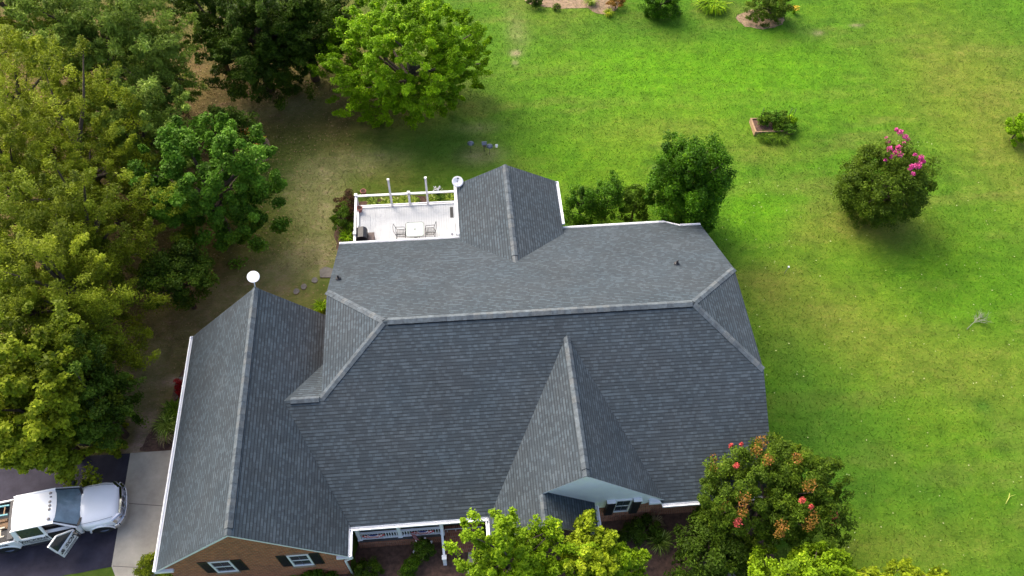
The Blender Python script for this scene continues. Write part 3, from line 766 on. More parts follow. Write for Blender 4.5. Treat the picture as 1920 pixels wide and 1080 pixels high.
# porch railing with balusters
mb = MB()
yR = 11.02
mb.beam((Xge + .12, yR, 1.52), (-1.3, yR, 1.52), .09, .06)
mb.beam((Xge + .12, yR, .80), (-1.3, yR, .80), .09, .07)
for k in range(33):
    x = Xge + .2 + k * (3.66 / 32); mb.beam((x, yR, .8), (x, yR, 1.52), .034, .034)
rail = H(mb.build('railing', M['white']))
for x in (Xge + .18, -3.17, -1.32):
    mb = MB(); mb.box((x, yR + .02, 1.55), (.15, .15, 2.2)); mb.box((x, yR + .02, .72), (.21, .21, .18)); mb.box((x, yR + .02, 2.6), (.2, .2, .1))
    H(mb.build('column', M['white']))
for x in (-1.33, .66):
    mb = MB(); mb.beam((x, 11.3, 1.55), (x + .06, 9.9, .98), .10, .08); mb.beam((x, 11.25, .8), (x + .06, 9.95, .2), .06, .06)
    mb.box((x + .06, 9.86, .5), (.15, .15, 1.05)); mb.box((x + .06, 9.86, 1.04), (.2, .2, .06))
    for k in range(9):
        t = (k + .5) / 9; mb.beam((x + .06 * t, 11.25 - 1.3 * t, .8 - .6 * t), (x + .06 * t, 11.25 - 1.3 * t, 1.5 - .57 * t), .03, .03)
    H(mb.build('handrail', M['white']))
# downspouts and soffit returns
mb = MB(); mb.tube([(Xge + .06, Yg1 + .1, zG(Xge) - .1), (Xge + .1, Yg1 + .05, 2.5), (Xge - .22, Yg1 + .06, 2.2), (Xge - .22, Yg1 + .06, .1)], .05, 6)
H(mb.build('downspout', M['white']))
mb = MB()
mb.b2((Xgw - .12, Yg1 - .02, zG(Xgw) - .30), (Xgw + .62, Yg1 + .1, zG(Xgw) - .13)); H(mb.build('soffit', M['white']))
mb = MB(); mb.b2((Xge - .5, Yg1 - .02, zG(Xge) - .28), (Xge + .1, Yg1 + .1, zG(Xge) - .13)); H(mb.build('soffit', M['white']))
mb = MB(); mb.b2((7.7, 10.96, 2.62), (8.35, 11.17, 2.78)); H(mb.build('soffit', M['white']))

def window(x0, x1, z0, z1, y, wall_par, sill=True, lintel=False, sw=.42, shut3=.03):
    w = MB()
    fw = .075
    w.b2((x0, y - .05, z0), (x0 + fw, y + .03, z1)); w.b2((x1 - fw, y - .05, z0), (x1, y + .03, z1))
    w.b2((x0 + fw, y - .05, z1 - fw), (x1 - fw, y + .03, z1)); w.b2((x0 + fw, y - .05, z0), (x1 - fw, y + .03, z0 + fw))
    zm = (z0 + z1) / 2; w.b2((x0 + fw, y - .035, zm - .03), (x1 - fw, y + .03, zm + .03))
    fr = H(w.build('window', M['white']))
    g_ = MB(); g_.b2((x0 + fw, y - .012, z0 + fw), (x1 - fw, y + .01, zm - .03)); g_.b2((x0 + fw, y - .022, zm + .03), (x1 - fw, y + .005, z1 - fw))
    g_.build('pane', M['glass'], fr)
    s = MB()
    for k in range(1, 8):
        z = z0 + fw + (z1 - z0 - 2 * fw) * k / 8
        if abs(z - zm) > .05: s.b2((x0 + fw, y - .026, z - .008), (x1 - fw, y - .0245, z + .008))
    s.b2(((x0 + x1) / 2 - .01, y - .027, z0 + fw), ((x0 + x1) / 2 + .01, y - .0262, z1 - fw))
    s.build('blind', M['bluegrey'], fr)
    if sill:
        s = MB(); s.b2((x0 - .05, y - .09, z0 - .12), (x1 + .05, y + .02, z0 - .004)); s.build('sill', M['brickdark'], fr)
    if lintel:
        s = MB()
        n = 13
        for k in range(n):
            a = x0 - .05 + (x1 - x0 + .1) * k / n; u = (k + .5) / n * 2 - 1
            s.b2((a + .006, y - .025, z1 + .005), (a + (x1 - x0 + .1) / n - .006, y + .02, z1 + .17 - .05 * u * u))
        s.build('lintel', M['brick'], fr)
    for sx in (-1, 1):
        a = x0 - sw - .01 if sx < 0 else x1 + .01
        s = MB(); s.b2((a, y - shut3, z0), (a + sw, y + .01, z1 + .02), 0)
        for k in range(12):
            z = z0 + .08 + (z1 - z0 - .16) * k / 12; s.b2((a + .05, y - shut3 - .015, z), (a + sw - .05, y - shut3, z + .05), 0)
        H(s.build('shutter', M['black']))
    return fr
window(-10.64, -9.78, 1.88, 3.40, Yg1 + .1, gwall, lintel=True)
window(-7.52, -6.66, 1.94, 3.46, Yg1 + .1, gwall, lintel=True)
window(6.22, 6.95, 1.52, 3.04, 11.15, gs, sill=False, sw=.36, shut3=.16)
for a in (5.82, 6.97):
    mb = MB(); mb.b2((a, 10.985, 3.07), (a + .38, 11.155, 3.10)); H(mb.build('shutter_cap', M['white']))

# roof vents
for (px, py, z) in ((10.62, 21.85, 5.00), (-5.66, 22.21, 4.80)):
    yy = py; zz = zB(yy)
    yy = py + (0); zz = zB(yy)
    v_ = MB(); v_.tube([(px, yy, zz - .05), (px, yy, zz + .32)], .045, 10); v_.lathe([(.14, .0 - .05), (.13, .07), (.05, .1)], (px, yy, zz), 12)
    H(v_.build('vent_pipe', M['plastic']))

# ---------------------------------------------------------------- things on the roof
sp = (Xg, Yg2 - .02, Zg)
t = thing('satellite_internet_panel', 'white oval antenna panel on a short mast at the garage ridge end', 'antenna', sp)
mb = MB()
c_ = Vector((-8.92, 20.85, 7.35)) - Vector(sp)
mb.tube([(0, 0, -.15), (c_.x * .5, c_.y * .35, .25), tuple(c_)], .025, 8); mb.build('mast', M['offwhite'], t)
mb = MB(); ax = Vector((-.05, -.5, 1)).normalized(); a = Vector((1, 0, 0)); b_ = ax.cross(a).normalized(); a = b_.cross(ax)
n = 28
ring = [c_ + a * math.cos(6.283 * k / n) * .28 + b_ * math.sin(6.283 * k / n) * .26 for k in range(n)]
vs = ring + [p_ + ax * .04 for p_ in ring]
mb.mesh(vs, [tuple(range(n))[::-1], tuple(range(n, 2 * n))] + [(k, (k + 1) % n, n + (k + 1) % n, n + k) for k in range(n)])
mb.build('panel', M['white'], t, bevel=.01)
dz = (0.29, 29.32, 3.35)
t = thing('satellite_dish', 'pale satellite dish at the rear roof corner beside the deck', 'satellite dish', (xbl + .05, Yb - .1, zU(xbl) - .15))
b0 = Vector((xbl + .05, Yb - .1, zU(xbl) - .15)); c_ = Vector(dz) - b0
mb = MB(); mb.tube([(0, 0, 0), (0, .05, .3), tuple(c_ * .9)], .025, 8); mb.build('mast', M['offwhite'], t)
ax = Vector((.1, -.42, .9)).normalized(); a = Vector((1, 0, 0)); b_ = ax.cross(a).normalized(); a = b_.cross(ax)
mb = MB(); vs = []; n = 28
for j, (r_, h_2) in enumerate(((.02, 0), (.12, .01), (.22, .035), (.31, .075), (.31, .06), (.2, .015), (.02, -.02))):
    for k in range(n): vs.append(c_ + (a * math.cos(6.283 * k / n) + b_ * math.sin(6.283 * k / n)) * r_ + ax * h_2)
mb.mesh(vs, [(j * n + k, j * n + (k + 1) % n, (j + 1) * n + (k + 1) % n, (j + 1) * n + k) for j in range(6) for k in range(n)] + [tuple(range(n))], 0, True)
mb.build('reflector', M['offwhite'], t)
mb = MB(); f_ = c_ + ax * .3 + b_ * .12
mb.tube([tuple(c_ - b_ * .28 + ax * .03), tuple(f_)], .012, 6); mb.box(f_, (.1, .07, .06)); mb.build('receiver', M['bluegrey'], t)

# ---------------------------------------------------------------- deck
deck = thing('deck', 'white railed rear deck with pale boards and two tall posts', 'deck', (-2.5, 28, 0))
def DK(o): o.location = (2.5, -28, 0); o.parent = deck; return o
dx0, dx1, dy0, dy1, dzf = -5.42, .46, 25.55, 29.93, .9
mb = MB()
nbd = 42
for k in range(nbd):
    a = dx0 + (dx1 - dx0) * k / nbd; mb.b2((a + .004, dy0, dzf - .03), (a + (dx1 - dx0) / nbd - .006, dy1 - .05, dzf))
DK(mb.build('deck_board', M['deck'])); 
mb = MB(); mb.b2((dx0 - .02, dy1 - .05, dzf - .28), (dx1, dy1 + .02, dzf + .004)); mb.b2((dx0 - .05, dy0, dzf - .28), (dx0 - .002, dy1 + .02, dzf + .004)); mb.b2((dx0, dy0, dzf - .2), (dx1, dy1 - .06, dzf - .04))
DK(mb.build('rim_board', M['white']))
for x in (dx0, -2.5, dx1 - .1):
    for y in (dy0 + .3, dy1 - .1):
        mb = MB(); mb.b2((x, y - .07, 0), (x + .13, y + .06, dzf - .28)); DK(mb.build('footing_post', M['white']))
mb = MB()
yR2 = dy1 - .02
mb.beam((dx0, yR2, 1.90), (dx1 - .2, yR2, 1.90), .12, .06); mb.beam((dx0, yR2, 1.03), (dx1 - .2, yR2, 1.03), .06, .06)
mb.beam((dx0, dy0 + .2, 1.90), (dx0, yR2, 1.90), .12, .06); mb.beam((dx0 + .02, dy0 + .2, 1.03), (dx0 + .02, yR2, 1.03), .06, .06)
DK(mb.build('railing', M['white']))
for (x, y, h2) in ((dx0, yR2, 2.0), (-2.48, yR2, 2.0), (dx0, 27.2, 2.0), (dx0 + .42, 25.85, 1.75)):
    mb = MB(); mb.box((x, y, (dzf + h2) / 2), (.12, .12, h2 - dzf)); mb.box((x, y, h2 + .02), (.17, .17, .04)); DK(mb.build('rail_post', M['white'], bevel=.006))
for (x, y) in ((-3.5, 29.9), (-1.46, 29.9)):
    mb = MB(); mb.box((x, y, (dzf + 3.17) / 2), (.11, .11, 3.17 - dzf)); mb.box((x, y, 3.18), (.13, .13, .02)); DK(mb.build('tall_post', M['white'], bevel=.006))

def chair(label, loc, rz):
    t = thing('patio_chair', label, 'chair', loc, rz, 'patio chairs at the deck table')   # faces +x
    mb = MB(); r_ = .015
    for y in (-.25, .25):
        mb.tube([(.24, y, 0), (.24, y, .44), (.2, y, .64), (-.24, y, .66), (-.27, y, .66)], r_, 6)
        mb.tube([(-.3, y, .0), (-.22, y, .44)], r_, 6); mb.tube([(-.3, y, .012), (.26, y, .012)], r_, 6)
    mb.tube([(-.3, -.25, .012), (-.3, .25, .012)], .01, 6)
    mb.build('frame', M['iron'], t)
    mb = MB(); mb.tube([(.24, -.25, .44), (.24, .25, .44), (-.22, .25, .44), (-.22, -.25, .44), (.24, -.25, .44)], r_, 6)
    for k in range(6): x = -.17 + k * .075; mb.beam((x, -.25, .445), (x, .25, .445), .03, .008)
    mb.beam((-.22, 0, .44), (.24, 0, .44), .02, .008)
    mb.build('seat', M['iron'], t)
    mb = MB(); mb.tube([(-.22, -.25, .44), (-.38, -.25, .95), (-.40, 0, 1.02), (-.38, .25, .95), (-.22, .25, .44)], r_, 6)
    mb.tube([(-.3, -.25, .7), (-.3, .25, .7)], .008, 6)
    mb.build('backrest', M['iron'], t)
tx, ty = -2.19, 27.57
t = thing('patio_table', 'square glass topped patio table with black legs on the deck', 'table', (tx, ty, dzf))
mb = MB(); q = .50
mb.slab([(-q, -q + .1, .71), (-q + .1, -q, .71), (q - .1, -q, .71), (q, -q + .1, .71), (q, q - .1, .71), (q - .1, q, .71), (-q + .1, q, .71), (-q, q - .1, .71)], .012, 0, 0)
mb.build('tabletop', M['tableglass'], t)
mb = MB(); pts = [(-q, -q + .1, .705), (-q + .1, -q, .705), (q - .1, -q, .705), (q, -q + .1, .705), (q, q - .1, .705), (q - .1, q, .705), (-q + .1, q, .705), (-q, q - .1, .705)]
mb.tube(pts + [pts[0]], .014, 6); mb.tube([(0, 0, .725), (0, 0, .735)], .03, 8)
mb.build('rim', M['iron'], t)
for sx in (-1, 1):
    for sy in (-1, 1):
        mb = MB(); mb.tube([(sx * .42, sy * .42, .70), (sx * .18, sy * .18, .4), (sx * .2, sy * .2, .2), (sx * .46, sy * .46, 0)], .013, 6); mb.build('leg', M['iron'], t)
chair('black iron patio chair on the grill side of the glass table', (tx - .78, ty + .0, dzf), 0)
chair('black iron patio chair on the house wall side of the glass table', (tx + .80, ty + .02, dzf), math.pi)
t = thing('patio_stool', 'round dark seat tucked under the near edge of the glass table', 'stool', (tx + .02, ty - .62, dzf))
mb = MB(); mb.lathe([(.01, .42), (.2, .42), (.24, .44), (.24, .47), (.2, .49), (.01, .49)], (0, 0, 0), 20); mb.build('seat', M['iron'], t)
for k in range(4):
    a = .785 + k * 1.571; mb = MB(); mb.tube([(math.cos(a) * .15, math.sin(a) * .15, .43), (math.cos(a) * .26, math.sin(a) * .26, 0)], .012, 6); mb.build('leg', M['iron'], t)
gxx, gyy = -5.09, 27.20
t = thing('grill', 'black covered barbecue grill at the left deck railing', 'grill', (gxx + .03, gyy - .05, dzf), 0)
mb = MB(); mb.b2((-.27, -.5, .08), (.27, .45, .72)); mb.build('cabinet', M['plastic'], t, bevel=.04)
mb = MB(); prof = [(-.3, .74), (-.3, .95), (-.18, 1.08), (.1, 1.1), (.27, .98), (.3, .74)]
pl = MB(); A = [(x_, -.2, z_) for x_, z_ in prof]; B = [(x_ * .96, .5, z_) for x_, z_ in prof]
pl.face(A); pl.face(B[::-1])
for i in range(6): j = (i + 1) % 6; pl.face([A[j], A[i], B[i], B[j]])
pl.build('lid', M['plastic'], t, bevel=.03)
mb = MB(); mb.b2((-.29, -.72, .72), (.29, -.24, .86)); mb.build('side_shelf', M['plastic'], t, bevel=.02)
gx2, gy2 = -4.66, 27.33
t = MB(); t.b2((-.16, -.34, 0), (.16, .3, .5)); t.b2((-.18, -.36, .5), (.18, .32, .55))
o = t.build('storage_box', M['brown'], None, bevel=.03); o.location = (gx2 + .06, gy2 + .0, dzf); tag(o, 'low brown box standing beside the black grill', 'box')
def pot(name, label, loc, r_, h, m_, soil=True):
    t = thing(name, label, 'flower pot', loc)
    mb = MB(); mb.lathe([(.01, 0), (r_ * .7, 0), (r_ * .95, h * .85), (r_ * 1.08, h * .86), (r_ * 1.08, h), (r_ * .88, h), (r_ * .85, h * .8), (.01, h * .8)], n=14); mb.build('bowl', M[m_], t)
    mb = MB(); mb.lathe([(r_ * .84, h * .86), (.01, h * .88)], n=14); mb.build('soil', M['mulch'], t)
    return t
pot('flower_pot', 'small pink pot in the far left corner of the deck', (-5.32, 29.64, 0.90), .16, .3, 'terracotta')
pot('flower_pot', 'pink octagonal pot on the lawn edge behind the deck corner', (-5.26, 31.68, 0.00), .17, .3, 'terracotta')
mb = MB(); mb.b2((-.09, -.38, 0), (.09, .38, .015)); o = mb.build('doormat', M['iron']); o.location = (-0.13, 29.22, 0.90); o.location.z = dzf + .001
tag(o, 'narrow black doormat on the deck by the rear wall', 'doormat')
t = thing('storage_bench', 'white low bench along the house side of the deck', 'bench', (-0.08, 27.90, 1.10))
t.location.z = dzf; t.location.x -= .03
mb = MB(); mb.b2((-.13, -.72, 0), (.13, .62, .26)); mb.build('seat', M['white'], t, bevel=.01)
mb = MB()
for k in range(4): mb.b2((-.12, -.56 + k * .05, .262), (.02, -.53 + k * .05, .275))
mb.build('vent_grille', M['bluegrey'], t)

# ---------------------------------------------------------------- flags on the porch
def bunting(label, x):
    t = thing('bunting', label, 'bunting', (x, yR - .07, 1.5), 0, 'buntings on the porch railing')
    cols = ['red', 'fwhite', 'red', 'fwhite', 'blue']
    rad_ = [.50, .41, .34, .27, .19, .02]
    for k in range(5):
        mb = MB(); n = 14
        for i in range(n):
            a0, a1 = math.pi * (1 + i / n), math.pi * (1 + (i + 1) / n)
            w0, w1 = .02 * (i % 2) - .03, .02 * ((i + 1) % 2) - .03
            P = lambda r_, a, w: (math.cos(a) * r_, w, math.sin(a) * r_ * .9)
            F_ = [P(rad_[k], a0, w0), P(rad_[k], a1, w1), P(rad_[k + 1], a1, w1), P(rad_[k + 1], a0, w0)]
            mb.face(F_); mb.face([(x_, y_ + .006, z_) for x_, y_, z_ in reversed(F_)])
        mb.build('stripe', M[cols[k]], t)
bunting('red white and blue fan bunting nearest the garage corner', -4.30)
bunting('red white and blue fan bunting half behind the leaning flag', -2.15)
t = thing('flag', 'small striped flag leaning out from the porch railing', 'flag', (-2.72, yR - .06, 1.35))
mb = MB(); mb.tube([(0, .05, -.1), (.32, -.55, .45)], .012, 6); mb.build('pole', M['offwhite'], t)
d_ = Vector((.32, -.6, .55)).normalized()
for k in range(7):
    mb = MB(); o1 = Vector((0, 0, 0)) + d_ * .15
    for i in range(5):
        s0, s1 = i / 5, (i + 1) / 5
        f = lambda s, kk: o1 + d_ * (.55 * s) + Vector((.30, .10, -.55)) * (kk / 7 * .55) + Vector((0, .02 * math.sin(s * 9), 0))
        F_ = [f(s0, k), f(s1, k), f(s1, k + 1), f(s0, k + 1)]
        mb.face(F_); mb.face([p_ + Vector((0, .006, 0)) for p_ in reversed(F_)])
    mb.build('stripe', M['red' if k % 2 == 0 else 'fwhite'], t)

# ---------------------------------------------------------------- pickup truck (x forward from the front bumper, 0 at the nose)
truck = thing('pickup_truck', 'white crew cab pickup with its passenger front door open on the driveway', 'pickup', (-15.52, 13.52, .03), R(8.5))
def loft(sts, m_=0, cap=True, sm=True):
    """sts: list of (x, [(y, z)...]) for the right half mirrored to the left"""
    mb = MB(); vs = []; n = 0
    for x, prof in sts:
        full = [(y, z) for y, z in prof] + [(-y, z) for y, z in reversed(prof)]
        n = len(full); vs += [(x, y, z) for y, z in full]
    fs = [(i * n + k, (i + 1) * n + k, (i + 1) * n + (k + 1) % n, i * n + (k + 1) % n) for i in range(len(sts) - 1) for k in range(n)]
    if cap: fs += [tuple(range(n)), tuple(range((len(sts) - 1) * n, len(sts) * n))[::-1]]
    mb.mesh(vs, fs, m_, sm); return mb
def sec(w, zb, zs, zt, wt, crown=.04):
    # from bottom centre-side outward to the top centre
    return [(w * .6, zb), (w * .96, zb + .03), (w, zb + .2), (w * 1.0, zs - .15), (w * .97, zs), (wt, zt - .05), (wt * .86, zt), (wt * .45, zt + crown), (.02, zt + crown * 1.2)]
body = loft([(-.10, sec(.74, .45, .92, 1.00, .60, .01)), (-.22, sec(.88, .42, 1.02, 1.13, .72, .03)), (-.45, sec(.96, .42, 1.06, 1.18, .78, .05)), (-.9, sec(1.0, .42, 1.10, 1.22, .82, .06)),
             (-1.5, sec(1.0, .42, 1.13, 1.26, .84, .06)), (-1.78, sec(1.0, .42, 1.15, 1.28, .86, .06))])
bo = body.build('hood', M['truck'], truck); sb_ = bo.modifiers.new('s', 'SUBSURF'); sb_.levels = 1; sb_.render_levels = 1
mb = MB()   # cab lower shell
cab = loft([(-1.77, sec(.995, .42, 1.16, 1.25, .90, .0)), (-2.6, sec(1.0, .42, 1.18, 1.25, .92, .0)), (-4.28, sec(1.0, .42, 1.18, 1.25, .92, .0))])
body_o = cab.build('body', M['truck'], truck)
# roof and pillars
mb = MB()
def rp(x, y, z): return (x, y, z)
# roof skin: arched grid
xs = [-2.50, -2.7, -3.2, -3.8, -4.12, -4.22]; vs = []; ny_ = 9
for i, x in enumerate(xs):
    for k in range(ny_):
        v_ = k / (ny_ - 1) * 2 - 1
        z = 1.90 + .06 * (1 - v_ * v_) - (.05 if i == 0 else 0) - (.06 if i == 5 else 0) - (.035 if abs(v_) > .99 else 0)
        xx = x + (.10 * (1 - v_ * v_) if i < 2 else 0)
        vs.append((xx, v_ * .76, z))
fs = [(i * ny_ + k, (i + 1) * ny_ + k, (i + 1) * ny_ + k + 1, i * ny_ + k + 1) for i in range(len(xs) - 1) for k in range(ny_ - 1)]
mb.mesh(vs, [f[::-1] for f in fs], 0, True)
mb.b2((-4.2, -.70, 1.80), (-2.6, .70, 1.84))
for s in (-1, 1):
    y1, y0 = s * .765, s * .925
    mb.beam((-1.80, s * .93, 1.22), (-2.52, s * .765, 1.87), .07, .06)      # A pillar
    mb.beam((-2.5, s * .77, 1.87), (-4.15, s * .77, 1.87), .07, .07)       # roof rail
    mb.beam((-3.05, s * .945, 1.22), (-3.08, s * .78, 1.87), .12, .05)     # B pillar
    mb.beam((-4.18, s * .945, 1.22), (-4.15, s * .78, 1.87), .20, .05)     # C pillar
mb.b2((-4.30, -.92, 1.2), (-4.22, .92, 1.32)); mb.beam((-4.26, -.9, 1.25), (-4.2, -.74, 1.85), .06, .06); mb.beam((-4.26, .9, 1.25), (-4.2, .74, 1.85), .06, .06)
mb.build('cab_roof', M['truck'], truck)
mb = MB()   # windscreen, bowed
vs = []; nn = 9
for i in range(2):
    for k in range(nn):
        v_ = k / (nn - 1) * 2 - 1
        vs.append((-1.76 + .20 * (1 - v_ * v_) , v_ * .88, 1.24) if i == 0 else (-2.52 + .12 * (1 - v_ * v_), v_ * .74, 1.88))
mb.mesh(vs, [(k, nn + k, nn + k + 1, k + 1)[::-1] for k in range(nn - 1)], 0, True)
mb.build('windscreen', M['wshield'], truck)
mb = MB()   # cowl and wiper strip, windscreen border
for k in range(nn - 1):
    a, b_ = Vector(vs[k]), Vector(vs[k + 1]); mb.beam(a + Vector((.02, 0, .03)), b_ + Vector((.02, 0, .03)), .10, .03)
mb.beam((-1.76, .86, 1.27), (-2.50, .73, 1.90), .045, .02); mb.beam((-1.76, -.86, 1.27), (-2.50, -.73, 1.90), .045, .02)
mb.build('cowl', M['plastic'], truck)
mb = MB(); mb.beam((-1.72, .1, 1.30), (-2.05, -.35, 1.56), .018, .015); mb.beam((-1.70, .6, 1.28), (-2.0, .15, 1.54), .018, .015); mb.build('wiper', M['plastic'], truck)
for s in (-1, 1):
    for (xa, xb, nm) in ((-1.95, -3.0, 'front'), (-3.12, -4.05, 'rear')):
        if s == -1 and nm == 'front':
            continue                    # that window travels with the open door
        mb = MB()
        ya, yt_ = s * .945, s * .80
        xt0 = xa - (.62 if nm == 'front' else .02); 
        P = [(xa, ya, 1.25), (xb, ya, 1.25), (xb + .02, yt_, 1.83), (xt0, yt_, 1.83)]
        if s > 0: P.reverse()
        mb.face(P); mb.face([(x_, y_ - s * .02, z_) for x_, y_, z_ in reversed(P)])
        mb.build('side_window', M['glass'], truck)
# dark interior seen through the open door
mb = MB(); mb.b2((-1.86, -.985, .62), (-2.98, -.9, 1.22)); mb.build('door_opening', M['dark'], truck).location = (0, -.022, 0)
mb = MB(); mb.b2((-2.2, -.86, .9), (-2.75, -.35, 1.12)); mb.beam((-2.78, -.6, 1.05), (-2.95, -.6, 1.62), .45, .13); mb.b2((-2.2, .86, .9), (-2.75, .35, 1.12)); mb.build('seat', M['brown'], truck, bevel=.04)
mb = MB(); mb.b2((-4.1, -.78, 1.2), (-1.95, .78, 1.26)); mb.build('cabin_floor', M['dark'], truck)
# clearance lamps
for y in (-.58, -.17, 0, .17, .58):
    mb = MB(); mb.lathe([(.01, .035), (.05, .03), (.07, .0), (.075, -.03)], (-2.66 - .05 * abs(y), y, 1.955 - .06 * (y / .76) ** 2), 12, 0, 1.0)
    mb.build('clearance_lamp', M['ramber'], truck)
mb = MB(); mb.b2((-2.68, .37, 1.94), (-2.60, .41, 1.985)); mb.build('antenna', M['plastic'], truck)
# nose: grille, headlights, bumper
mb = MB()
for k in range(5): mb.beam((-.10, -.58, .62 + k * .09), (-.10, .58, .62 + k * .09), .05, .02)
mb.beam((-.08, -.60, 1.05), (-.02, 0, 1.10), .09, .07); mb.beam((-.08, .60, 1.05), (-.02, 0, 1.10), .09, .07)
for y in (-.3, 0, .3): mb.beam((-.07, y, .58), (-.07, y, 1.06), .05, .03)
mb.build('grille', M['chrome'], truck)
for s in (-1, 1):
    mb = MB(); mb.mesh([(-.06, s * .60, .80), (-.06, s * .62, 1.05), (-.36, s * .95, 1.07), (-.30, s * .98, .82), (-.2, s * .6, .8), (-.25, s * .62, 1.09), (-.42, s * .9, 1.10), (-.4, s * .9, .82)],
        [(0, 1, 2, 3), (4, 7, 6, 5), (1, 5, 6, 2), (0, 3, 7, 4), (0, 4, 5, 1), (2, 6, 7, 3)]); mb.build('headlight', M['chrome'], truck)
mb = MB()
pb_ = [(-.42, -.99), (-.22, -.93), (-.04, -.66), (.02, -.3), (.03, 0), (.02, .3), (-.04, .66), (-.22, .93), (-.42, .99)]
for a, b_ in zip(pb_[:-1], pb_[1:]): mb.beam((a[0], a[1], .62), (b_[0], b_[1], .62), .16, .26)
mb.build('bumper', M['chrome'], truck, bevel=.02)
mb = MB(); mb.box((.06, 0, .66), (.06, .36, .14)); mb.build('licence_plate', M['offwhite'], truck)
# bed
mb = MB()
mb.b2((-4.34, -1.0, .5), (-6.25, -.92, 1.24)); mb.b2((-4.34, 1.0, .5), (-6.25, .92, 1.24)); mb.b2((-6.25, -1, .5), (-6.33, 1, 1.24))
mb.b2((-4.34, -.92, 1.1), (-4.40, .92, 1.24))
mb.build('bed', M['truck'], truck, bevel=.025)
mb = MB(); mb.b2((-4.40, -.92, .55), (-6.25, .92, .66)); mb.b2((-4.405, -.915, .66), (-6.24, -.89, 1.22)); mb.b2((-4.405, .915, .66), (-6.24, .89, 1.22)); mb.build('bed_liner', M['plastic'], truck)
mb = MB(); mb.b2((-4.36, -.90, 1.26), (-4.62, .90, 1.36)); mb.build('bed_cover', M['plastic'], truck, bevel=.02)
for (x, s) in ((-.98, -1), (-.98, 1), (-4.95, -1), (-4.95, 1)):
    w_ = thing('wheel', None, None, (x, s * .86, .40)); w_.parent = truck
    mb = MB(); pr = [(.22, -.13), (.38, -.13), (.41, -.09), (.41, .09), (.38, .13), (.22, .13)]
    n = 24; vs = [(r_ * math.cos(6.283 * k / n), w2, r_ * math.sin(6.283 * k / n)) for r_, w2 in pr for k in range(n)]
    mb.mesh(vs, [(i * n + k, i * n + (k + 1) % n, ((i + 1) % 6) * n + (k + 1) % n, ((i + 1) % 6) * n + k) for i in range(6) for k in range(n)], 0, True)
    mb.build('tyre', M['tyre'], w_)
    mb = MB(); vs = [(r_ * math.cos(6.283 * k / n), w2, r_ * math.sin(6.283 * k / n)) for r_, w2 in ((.225, s * .12), (.20, s * .06), (.06, s * .08), (.02, s * .1)) for k in range(n)]
    mb.mesh(vs, [(i * n + k, i * n + (k + 1) % n, (i + 1) * n + (k + 1) % n, (i + 1) * n + k) for i in range(3) for k in range(n)], 0, True); mb.build('rim', M['bluegrey'], w_)
# wheel arches
for x in (-.98, -4.95):
    for s in (-1, 1):
        mb = MB(); n = 14; pts = [(x + .50 * math.cos(math.pi * k / n), s * 1.0, .42 + .50 * math.sin(math.pi * k / n)) for k in range(n + 1)]
        mb.tube(pts, .045, 6); mb.build('wheel_arch', M['truck'], truck)
        mb = MB(); P = [(x + .45 * math.cos(math.pi * k / n), s * 1.006, .42 + .45 * math.sin(math.pi * k / n)) for k in range(n + 1)]
        mb.face(P); mb.face([(a, b_ - s * .01, c2) for a, b_, c2 in P][::-1]); mb.build('arch_liner', M['dark'], truck)
# mirrors
mb = MB(); mb.beam((-2.0, .95, 1.2), (-2.0, 1.12, 1.25), .06, .06); mb.box((-2.02, 1.13, 1.28), (.1, .2, .22)); mb.build('mirror', M['plastic'], truck, bevel=.02)
# door lines
mb = MB()
mb.b2((-3.10, -1.004, .6), (-3.08, -.99, 1.2)); mb.b2((-4.18, -1.004, .6), (-4.16, -.99, 1.2)); mb.b2((-3.1, -1.004, .58), (-4.18, -.99, .60)); mb.b2((-3.3, -1.02, .98), (-3.2, -.99, 1.02))
mb.build('door_seam', M['plastic'], truck)
mb = MB(); mb.b2((-1.95, -1.02, .38), (-4.0, -.85, .46)); mb.build('running_board', M['plastic'], truck)
for s_ in (-1, 1):
    mb = MB(); mb.tube([(-.34, s_ * .76, 1.165), (-.9, s_ * .83, 1.215), (-1.5, s_ * .85, 1.255), (-1.72, s_ * .86, 1.27)], .010, 5); mb.build('hood_seam', M['bluegrey'], truck)
# open door, hinged at the A pillar
dr = thing('door', None, None, (-1.93, -.98, 0), 0); dr.parent = truck; dr.rotation_euler = (0, 0, R(56))
mb = MB(); mb.b2((0, -.05, .55), (-1.10, .05, 1.20)); mb.build('door_panel', M['truck'], dr, bevel=.02)
mb = MB()
mb.beam((-.02, 0, 1.2), (-.58, .12, 1.84), .06, .06); mb.beam((-.58, .12, 1.84), (-1.06, .13, 1.84), .06, .06); mb.beam((-1.06, .13, 1.85), (-1.08, 0, 1.2), .07, .07)
mb.build('window_frame', M['truck'], dr)
mb = MB(); P = [(-.1, .0, 1.2), (-1.06, .0, 1.2), (-1.04, .12, 1.82), (-.60, .12, 1.82)]; mb.face(P); mb.face([(a, b_ + .01, c2) for a, b_, c2 in P][::-1]); mb.build('door_glass', M['glass'], dr)
mb = MB(); mb.beam((-.12, -.05, 1.2), (-.12, -.25, 1.25), .05, .05); mb.box((-.14, -.33, 1.30), (.1, .24, .30)); mb.build('mirror', M['plastic'], dr, bevel=.03)
def text(s, size, parent, name, loc, rot, shear=.25, off=.008, m_='letter'):
    cu = bpy.data.curves.new(name, 'FONT'); cu.body = s; cu.size = size; cu.shear = shear; cu.offset = off; cu.extrude = .002; cu.align_x = 'CENTER'; cu.align_y = 'CENTER'
    o = bpy.data.objects.new(name, cu); C.objects.link(o)
    dg = bpy.context.evaluated_depsgraph_get(); me = bpy.data.meshes.new_from_object(o.evaluated_get(dg)); bpy.data.objects.remove(o)
    me.materials.clear(); me.materials.append(M[m_])
    o = bpy.data.objects.new(name, me); C.objects.link(o); o.parent = parent; o.location = loc; o.rotation_euler = rot
    return o
